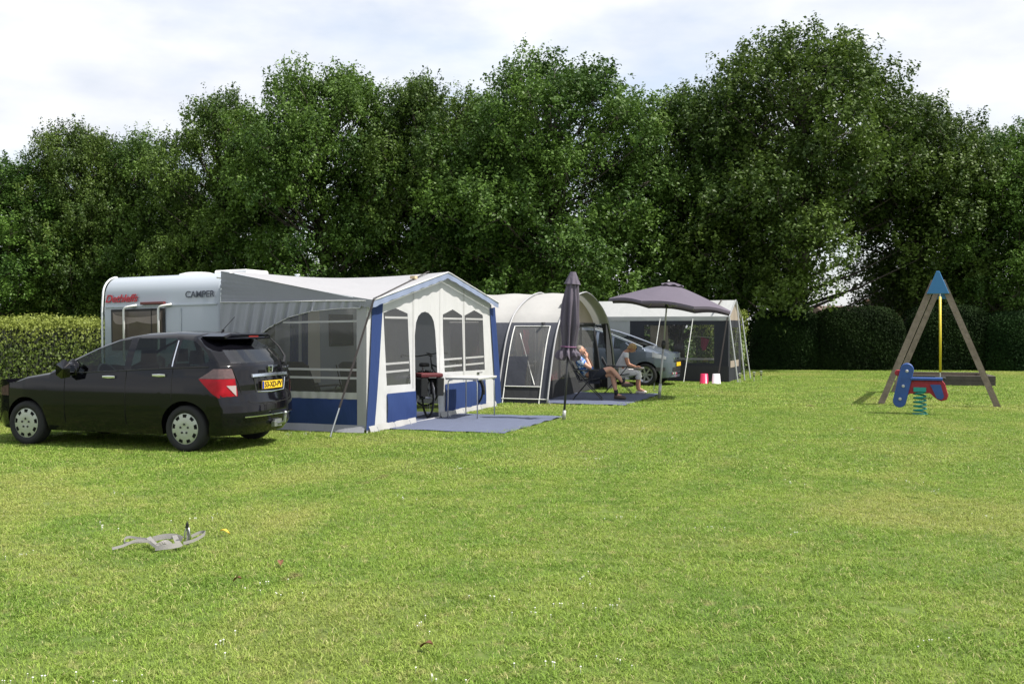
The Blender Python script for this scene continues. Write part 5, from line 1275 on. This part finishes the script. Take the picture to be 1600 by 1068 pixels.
# man: leaning back, facing right, hands at his face, one leg crossed over the other (local +x = facing)
pm = thing('person', 'person in a blue patterned shirt and dark shorts leaning back with crossed legs', 'person', (1.74, 22.35, .02), R(-6))
V = Vector
spec = {'pelvis': ((.04, 0, .53), (.13, .15), None), 'waist': ((-.06, 0, .63), (.12, .145), 'pelvis'), 'chest': ((-.19, 0, .81), (.12, .16), 'waist'), 'neckb': ((-.28, 0, .93), (.07, .09), 'chest'), 'neck': ((-.29, 0, .98), .055, 'neckb'), 'headb': ((-.27, 0, 1.03), .06, 'neck'),
        'lsh': ((-.24, .19, .88), .062, 'chest'), 'lel': ((.06, .26, .72), .044, 'lsh'), 'lwr': ((-.05, .10, .95), .030, 'lel'),
        'rsh': ((-.24, -.19, .88), .062, 'chest'), 'rel': ((.04, -.27, .70), .044, 'rsh'), 'rwr': ((-.07, -.07, .93), .030, 'rel'),
        'lhip': ((.08, .10, .52), .095, 'pelvis'), 'lkn': ((.50, .09, .56), .066, 'lhip'), 'lcalf': ((.55, .08, .36), .058, 'lkn'), 'lan': ((.60, .07, .11), .038, 'lcalf'), 'lto': ((.74, .07, .05), .032, 'lan'),
        'rhip': ((.08, -.10, .53), .095, 'pelvis'), 'rkn': ((.47, -.02, .70), .066, 'rhip'), 'rcalf': ((.60, -.02, .56), .058, 'rkn'), 'ran': ((.76, .00, .38), .038, 'rcalf'), 'rto': ((.90, .0, .36), .032, 'ran')}
me = skin_obj(*chain(spec)); mb = MB()
Pm = head(mb, (-.205, 0, 1.09), (.93, 0, .32), (-.3, 0, 1), 1.0)
hand(mb, (-.05, .10, .95), (-.10, -.55, .75), (.8, .2, .3)); hand(mb, (-.07, -.07, .93), (-.05, .35, .8), (.8, -.2, .3))
man = body_obj(me, mb, m_skin, pm)
m_hair1 = mat('grey_hair', (.22, .19, .16), .8, bump=.5, bscale=80)
hm = MB(); hm.grid(lambda u, v: Pm(*cap_pt(u, v, 1.45)), 24, 8, keep=None).build('hair', m_hair1, pm, smooth=True)
e = MB()
for q in (-1, 1): e.ball(Pm(.088, q * .032, .008), .011)
e.build('eyes', m_eye, pm)
m_hawaii = mat('blue_patterned_shirt', (.06, .16, .42), .85)
n, l = nodes_of(m_hawaii); vt = n.new('ShaderNodeTexNoise'); vt.inputs['Scale'].default_value = 13; vt.inputs['Detail'].default_value = 3; vr = n.new('ShaderNodeValToRGB')
vr.color_ramp.elements[0].position = .50; vr.color_ramp.elements[0].color = (.035, .13, .40, 1); vr.color_ramp.elements[1].position = .60; vr.color_ramp.elements[1].color = (.60, .68, .78, 1)
tcx = n.new('ShaderNodeTexCoord'); l.new(tcx.outputs['Object'], vt.inputs['Vector']); l.new(vt.outputs['Fac'], vr.inputs['Fac']); l.new(vr.outputs[0], n['Principled BSDF'].inputs['Base Color'])
garment('shirt', {'p': ((.03, 0, .55), (.150, .175), None), 'w': ((-.06, 0, .63), (.142, .168), 'p'), 'c': ((-.19, 0, .81), (.142, .180), 'w'), 'n': ((-.27, 0, .925), (.075, .10), 'c'),
                  'ls': ((-.24, .20, .88), .078, 'c'), 'le': ((-.08, .245, .795), .066, 'ls'), 'rs': ((-.24, -.20, .88), .078, 'c'), 're': ((-.09, -.25, .78), .066, 'rs')}, m_hawaii, pm)
m_short = mat('dark_shorts', (.012, .014, .025), .9, bump=.3, bscale=20)
garment('shorts', {'p': ((.03, 0, .52), (.145, .165), None), 'l': ((.09, .10, .51), .112, 'p'), 'lk': ((.40, .095, .545), .092, 'l'), 'r': ((.09, -.10, .52), .112, 'p'), 'rk': ((.38, -.04, .655), .092, 'r')}, m_short, pm)
m_shoe = mat('brown_shoe', (.07, .05, .04), .7); m_sock = mat('dark_sock', (.02, .02, .024), .9)
for (an, to) in (((.60, .07, .11), (.77, .07, .035)), ((.76, 0, .38), (.93, 0, .33))):
    an, to = V(an), V(to); hl = an + V((-.05, 0, -.06))
    MB().tube([hl, an.lerp(to, .3) + V((0, 0, -.035)), to, to + (to - an).normalized() * .05], [.042, .05, .046, .022], 10).build('shoe', m_shoe, pm, smooth=True)
    MB().tube([an + V((-.012, 0, .10)), an + V((0, 0, -.01))], [.047, .045], 10).build('sock', m_sock, pm, smooth=True)
chair('black folding chair the leaning person sits in', (1.72, 22.35, .02), R(-6), m_cfab)

# woman: bent forward over a book in her lap
pw = thing('person', 'person with short fair hair in white top and cropped trousers, head bowed', 'person', (2.66, 24.45, .02), R(-8))
spec = {'pelvis': ((.0, 0, .50), (.12, .15), None), 'waist': ((.02, 0, .66), (.10, .125), 'pelvis'), 'chest': ((.08, 0, .86), (.105, .14), 'waist'), 'neckb': ((.15, 0, 1.0), (.06, .08), 'chest'), 'neck': ((.19, 0, 1.05), .046, 'neckb'), 'headb': ((.23, 0, 1.09), .05, 'neck'),
        'lsh': ((.13, .165, .95), .052, 'chest'), 'lel': ((.20, .22, .70), .038, 'lsh'), 'lwr': ((.40, .10, .63), .026, 'lel'),
        'rsh': ((.13, -.165, .95), .052, 'chest'), 'rel': ((.18, -.23, .70), .038, 'rsh'), 'rwr': ((.40, -.09, .63), .026, 'rel'),
        'lhip': ((.05, .09, .50), .092, 'pelvis'), 'lkn': ((.46, .09, .51), .064, 'lhip'), 'lcalf': ((.44, .09, .30), .052, 'lkn'), 'lan': ((.46, .09, .10), .034, 'lcalf'), 'lto': ((.60, .10, .04), .028, 'lan'),
        'rhip': ((.05, -.09, .50), .092, 'pelvis'), 'rkn': ((.47, -.08, .50), .064, 'rhip'), 'rcalf': ((.42, -.08, .29), .052, 'rkn'), 'ran': ((.42, -.08, .10), .034, 'rcalf'), 'rto': ((.56, -.08, .04), .028, 'ran')}
me = skin_obj(*chain(spec)); mb = MB()
Pw = head(mb, (.285, 0, 1.105), (.80, 0, -.62), (.6, 0, .8), .95)
hand(mb, (.40, .10, .63), (.8, -.45, -.05), (.1, 0, 1), .165); hand(mb, (.40, -.09, .63), (.8, .4, -.05), (.1, 0, 1), .165)
body_obj(me, mb, m_skin2, pw)
m_blond = mat('fair_hair', (.42, .27, .12), .7, var=.35, vscale=30, bump=.6, bscale=70)
MB().grid(lambda u, v: Pw(*cap_pt(u, v, 1.70, 1.10)), 40, 10).build('hair', m_blond, pw, smooth=True)
e = MB()
for q in (-1, 1): e.ball(Pw(.086, q * .030, .008), .010)
e.build('eyes', m_eye, pw)
m_top = mat('white_printed_top', (.66, .66, .70), .85, var=.18, vscale=16, bump=.2); m_trou = mat('white_trousers', (.70, .69, .68), .85, bump=.35, bscale=14)
garment('top', {'p': ((.0, 0, .54), (.138, .168), None), 'w': ((.02, 0, .66), (.122, .148), 'p'), 'c': ((.08, 0, .86), (.126, .158), 'w'), 'n': ((.145, 0, .985), (.066, .09), 'c'),
                'ls': ((.13, .17, .95), .066, 'c'), 'le': ((.155, .205, .84), .056, 'ls'), 'rs': ((.13, -.17, .95), .066, 'c'), 're': ((.15, -.205, .84), .056, 'rs')}, m_top, pw)
garment('trousers', {'p': ((.0, 0, .49), (.138, .162), None), 'l': ((.06, .09, .50), .106, 'p'), 'lk': ((.45, .09, .515), .082, 'l'), 'lc': ((.445, .09, .33), .076, 'lk'), 'r': ((.06, -.09, .50), .106, 'p'), 'rk': ((.46, -.08, .505), .082, 'r'), 'rc': ((.425, -.08, .32), .076, 'rk')}, m_trou, pw)
for (an, to) in (((.46, .09, .08), (.61, .10, .025)), ((.42, -.08, .08), (.57, -.08, .025))):
    an, to = V(an), V(to)
    MB().tube([an + V((-.045, 0, -.05)), an.lerp(to, .4) + V((0, 0, -.03)), to, to + V((.035, 0, 0))], [.030, .038, .036, .016], 10).build('shoe', mat('pale_shoe', (.62, .56, .52), .7), pw, smooth=True)
bk = MB().rprism([(.34, -.13), (.58, -.13), (.58, .13), (.34, .13)], lambda x, u, v: (u, v, .600 + x + .06 * abs(v)), 0, .018, .004).build('book', mat('book_paper', (.55, .54, .52), .8), None)
bk.parent = None; bk.location = pw.location; bk.rotation_euler = pw.rotation_euler; tag(bk, "open grey-white book in the fair-haired person's lap", 'book')
chair('dark folding chair the bowed fair-haired person sits in', (2.63, 24.45, .02), R(-8), m_cfab, .42)

# ------------------------------------------------------------------ swing
m_wood = mat('weathered_wood', (.22, .175, .14), .9, var=.55, vscale=9, bump=.8, bscale=30)
m_blue = mat('blue_paint', (.03, .16, .36), .45, var=.12, vscale=6); m_dblue = mat('royal_blue_board', (.02, .07, .26), .45, var=.35, vscale=7, bump=.1)
m_ylw = mat('yellow_sleeve', (.60, .48, .03), .45); m_redb = mat('red_board', (.33, .012, .028), .5, var=.35, vscale=7, bump=.1); m_teal = mat('teal_spring_paint', (.01, .26, .22), .35)
vd = Vector((.4205, .907)); sw_o = Vector((8.88, 20.75)); px_v = Vector((vd.y, -vd.x))
sw = thing('swing', 'wooden A-frame swing with a blue triangular cap and yellow rope sleeves', 'swing', (sw_o.x, sw_o.y, 0), math.atan2(px_v.y, px_v.x) + R(0.5))
HB = 2.62; BL = 4.2                        # local x across, y along the beam
for y in (0, BL):
    for s in (-1, 1):
        MB().rprism([(-.066, -.06), (.066, -.06), (.066, .06), (-.066, .06)], lambda x, u, v: (s * (.07 + (1.12 - .07) * (1 - x / 2.82)) + u, y + v, x * HB / 2.82), 0, 2.82, .012).build('leg', m_wood, sw)
    MB().rprism([(-.215, 2.33), (.215, 2.33), (.03, 2.80), (-.03, 2.80)], lambda x, u, v: (u, y + x, v), -.13 if y == 0 else .02, -.02 if y == 0 else .13, .015).build('cap', m_blue, sw)
MB().rprism([(-.06, 2.50), (.06, 2.50), (.06, 2.64), (-.06, 2.64)], lambda x, u, v: (u, x, v), -.015, BL + .015, .01).build('beam', m_wood, sw)
for y in (1.85, 2.35):
    MB().tube([(0, y, 2.50), (0, y, 2.30)], .008, 5).build('chain', m_steel, sw); MB().tube([(0, y, 2.33), (0.005, y, .62)], .022, 8).build('rope_sleeve', m_ylw, sw, smooth=True)
    MB().tube([(0, y, .63), (0, y, .50)], .012, 5).build('shackle', m_steel, sw)
MB().rprism([(-.11, 1.84), (.11, 1.84), (.11, 2.36), (-.11, 2.36)], lambda x, u, v: (u, v, x), .455, .50, .015).build('seat', m_rubber, sw)

# sandpit
sp_ = thing('sandpit', 'low weathered timber sandpit box behind the swing', 'sandpit', (11.08, 28.1, 0), R(-16))
m_oldw = mat('old_grey_timber', (.075, .064, .055), .9, var=.35, vscale=5, bump=.6, bscale=22)
for k in range(2):
    z0, z1 = .145 * k, .145 * k + .141
    for (x0, x1, y0, y1) in ((0, 2.35, 0, .14), (0, 2.35, 2.1, 2.24), (0, .14, .143, 2.097), (2.21, 2.35, .143, 2.097)):
        MB().rprism([(x0, y0), (x1, y0), (x1, y1), (x0, y1)], lambda x, u, v: (u, v, x), z0, z1, .012).build('timber', m_oldw, sp_)
MB().grid(lambda u, v: (.14 + 2.07 * u, .14 + 1.96 * v, .17 + .03 * math.sin(9 * u) * math.sin(7 * v)), 12, 12).build('sand', mat('sand', (.40, .33, .22), .95, var=.2, vscale=10), sp_, smooth=True)

# spring rider
sr = thing('spring_rider', 'blue and red spring rider on a teal coil spring', 'playground ride', (7.66, 18.75, 0), R(-22)); sr.scale = (.93, .93, .97)
Y = lambda y0: (lambda x, u, v: (u, y0 + x, v))
def capsule(x0, z0, x1, z1, r, n=10):
    d = Vector((x1 - x0, z1 - z0)).normalized(); a0 = math.atan2(d.y, d.x); out = []
    for i in range(n + 1): a = a0 - math.pi / 2 + math.pi * i / n; out.append((x1 + r * math.cos(a), z1 + r * math.sin(a)))
    for i in range(n + 1): a = a0 + math.pi / 2 + math.pi * i / n; out.append((x0 + r * math.cos(a), z0 + r * math.sin(a)))
    return out
hd_ = capsule(-.36, .26, -.22, .86, .128)
for y0 in (-.15, .09): MB().rprism(hd_, Y(y0), 0, .06, .014).build('head_board', m_dblue, sr)
MB().rprism(capsule(-.40, .80, -.2, .80, .055), Y(-.085), .0, .17, .012).build('handle_board', m_redb, sr)
red = [(-.34, .30), (-.16, .40), (.20, .42), (.34, .30), (.42, .27), (.52, .30), (.55, .38), (.49, .60), (.44, .66), (-.20, .66), (-.26, .5)]
for y0 in (-.085, .03): MB().rprism(red, Y(y0), 0, .055, .012).build('body_board', m_redb, sr)
MB().rprism([(-.16, .665), (.44, .665), (.44, .715), (-.16, .715)], Y(-.16), 0, .32, .012).build('seat_board', m_dblue, sr)
for y0 in (-.135, .087): MB().rprism([(.22, .58), (.40, .58), (.46, .36), (.42, .31), (.34, .33)], Y(y0), 0, .045, .01).build('leg_board', m_dblue, sr)
for (x, z) in ((-.35, .30), (-.29, .55), (-.22, .84)): MB().lathe([(.030, 0), (.030, -.014), (.018, -.022), (0, -.022)], (x, -.15, z), 'y', 12).build('bolt_cap', mat('grey_cap', (.45, .45, .45), .5), sr)
MB().rprism([(-.10, .44), (.14, .44), (.14, .53), (-.10, .53)], Y(-.14), 0, .28, .01).build('mounting_plate', m_teal, sr)
MB().tube([(.02 + .115 * math.cos(a), .115 * math.sin(a), .035 + .40 * a / (5 * 6.2832)) for a in [5 * 6.2832 * i / 110 for i in range(111)]], .016, 8).build('coil_spring', m_teal, sr, smooth=True)
MB().lathe([(0, .02), (.15, .02), (.16, .0)], (.02, 0, 0), 'z', 20).build('base_plate', m_teal, sr)

# webbing straps left on the grass
wb = thing('webbing_strap', 'loose grey webbing straps with a dark buckle lying on the grass', 'strap', (-2.63, 7.40, 0), R(0))
m_web = mat('grey_webbing', (.25, .24, .225), .85, bump=.3, bscale=200)
def strip(pts, w=.022, side=None):
    P = [Vector(p) for p in pts]; out = []
    for i in range(len(P) - 1):
        for k in range(5):
            t = k / 5; p0 = P[max(i - 1, 0)]; p1 = P[i]; p2 = P[i + 1]; p3 = P[min(i + 2, len(P) - 1)]
            out.append(.5 * ((2 * p1) + (p2 - p0) * t + (2 * p0 - 5 * p1 + 4 * p2 - p3) * t * t + (-p0 + 3 * p1 - 3 * p2 + p3) * t ** 3))
    out.append(P[-1]); MB().ribbon(out, w, side, .003).build('strap_band', m_web, wb, smooth=False)
strip([(-.29, -.13, .03), (-.22, -.10, .045), (-.14, -.07, .075), (-.05, -.07, .07), (.0, -.10, .05), (.05, -.14, .035)], .020, (0, .5, 1))
strip([(-.08, .05, .06), (-.16, .06, .065), (-.235, .06, .075), (-.255, .02, .07), (-.235, -.03, .05), (-.15, -.04, .06), (-.06, -.02, .06)], .018, (0, .3, 1))
strip([(-.09, .05, .075), (-.05, .0, .06), (.0, -.07, .05), (.05, -.13, .035)], .034, (1, .2, .25))
strip([(-.06, .06, .06), (.02, .08, .075), (.10, .08, .075), (.16, .06, .06)], .040, (0, .35, 1))
strip([(.09, .09, .085), (.13, .02, .06), (.17, -.05, .045), (.20, -.10, .04)], .036, (1, .25, .3))
strip([(.03, -.14, .035), (.09, -.15, .045), (.15, -.14, .05), (.20, -.10, .055)], .036, (0, .45, 1))
strip([(.02, -.09, .04), (.07, -.04, .06), (.12, -.08, .045)], .034, (.5, .6, .6))
strip([(.20, -.04, .05), (.26, .01, .06), (.31, .06, .085), (.315, .11, .10), (.27, .13, .095), (.22, .08, .075)], .022, (0, .2, 1))
strip([(.215, .0, .03), (.224, .0, .09), (.220, .01, .15)], .026, (1, .2, 0))
MB().tube([(.20, 0, .05), (.195, 0, .11), (.21, 0, .155), (.225, 0, .16), (.235, 0, .11), (.232, 0, .06)], .005, 6).build('wire_loop', m_steel, wb, smooth=True)
MB().rprism([(-.014, 0), (.014, 0), (.010, .03), (.0, .05), (-.008, .03)], lambda x, u, v: (.215 + u, x, .155 + v), -.008, .008, .003).build('hook', m_black, wb)
# single fallen leaves
m_fall = mat('fallen_leaf', (.55, .36, .03), .7); m_fallb = mat('brown_leaf', (.16, .07, .03), .8)
for (px, py, c_, lab, sz) in [(350, 838, m_fall, 'bright yellow leaf on the grass right of the webbing strap', .05), (438, 887, m_fallb, 'brown leaf on the grass, upper one of the two near the strap', .04), (372, 914, m_fallb, 'brown leaf on the grass below the webbing strap', .04), (668, 1019, m_fallb, 'reddish brown leaf on the grass near the bottom edge', .05)]:
    D = 1.65 * 1556 / (py - 510); o = MB().grid(lambda u, v: ((u - .5) * sz * 1.6, (v - .5) * sz * math.sin(3.14 * min(.98, max(.04, u))), .035 + .02 * abs(v - .5) + .012 * math.sin(4 * u)), 8, 4).build('leaf', c_, None, smooth=True)
    o.location = ((px - 800) / 1556 * D, D, 0); o.rotation_euler = (0, .2, px * .7); tag(o, lab, 'leaf')
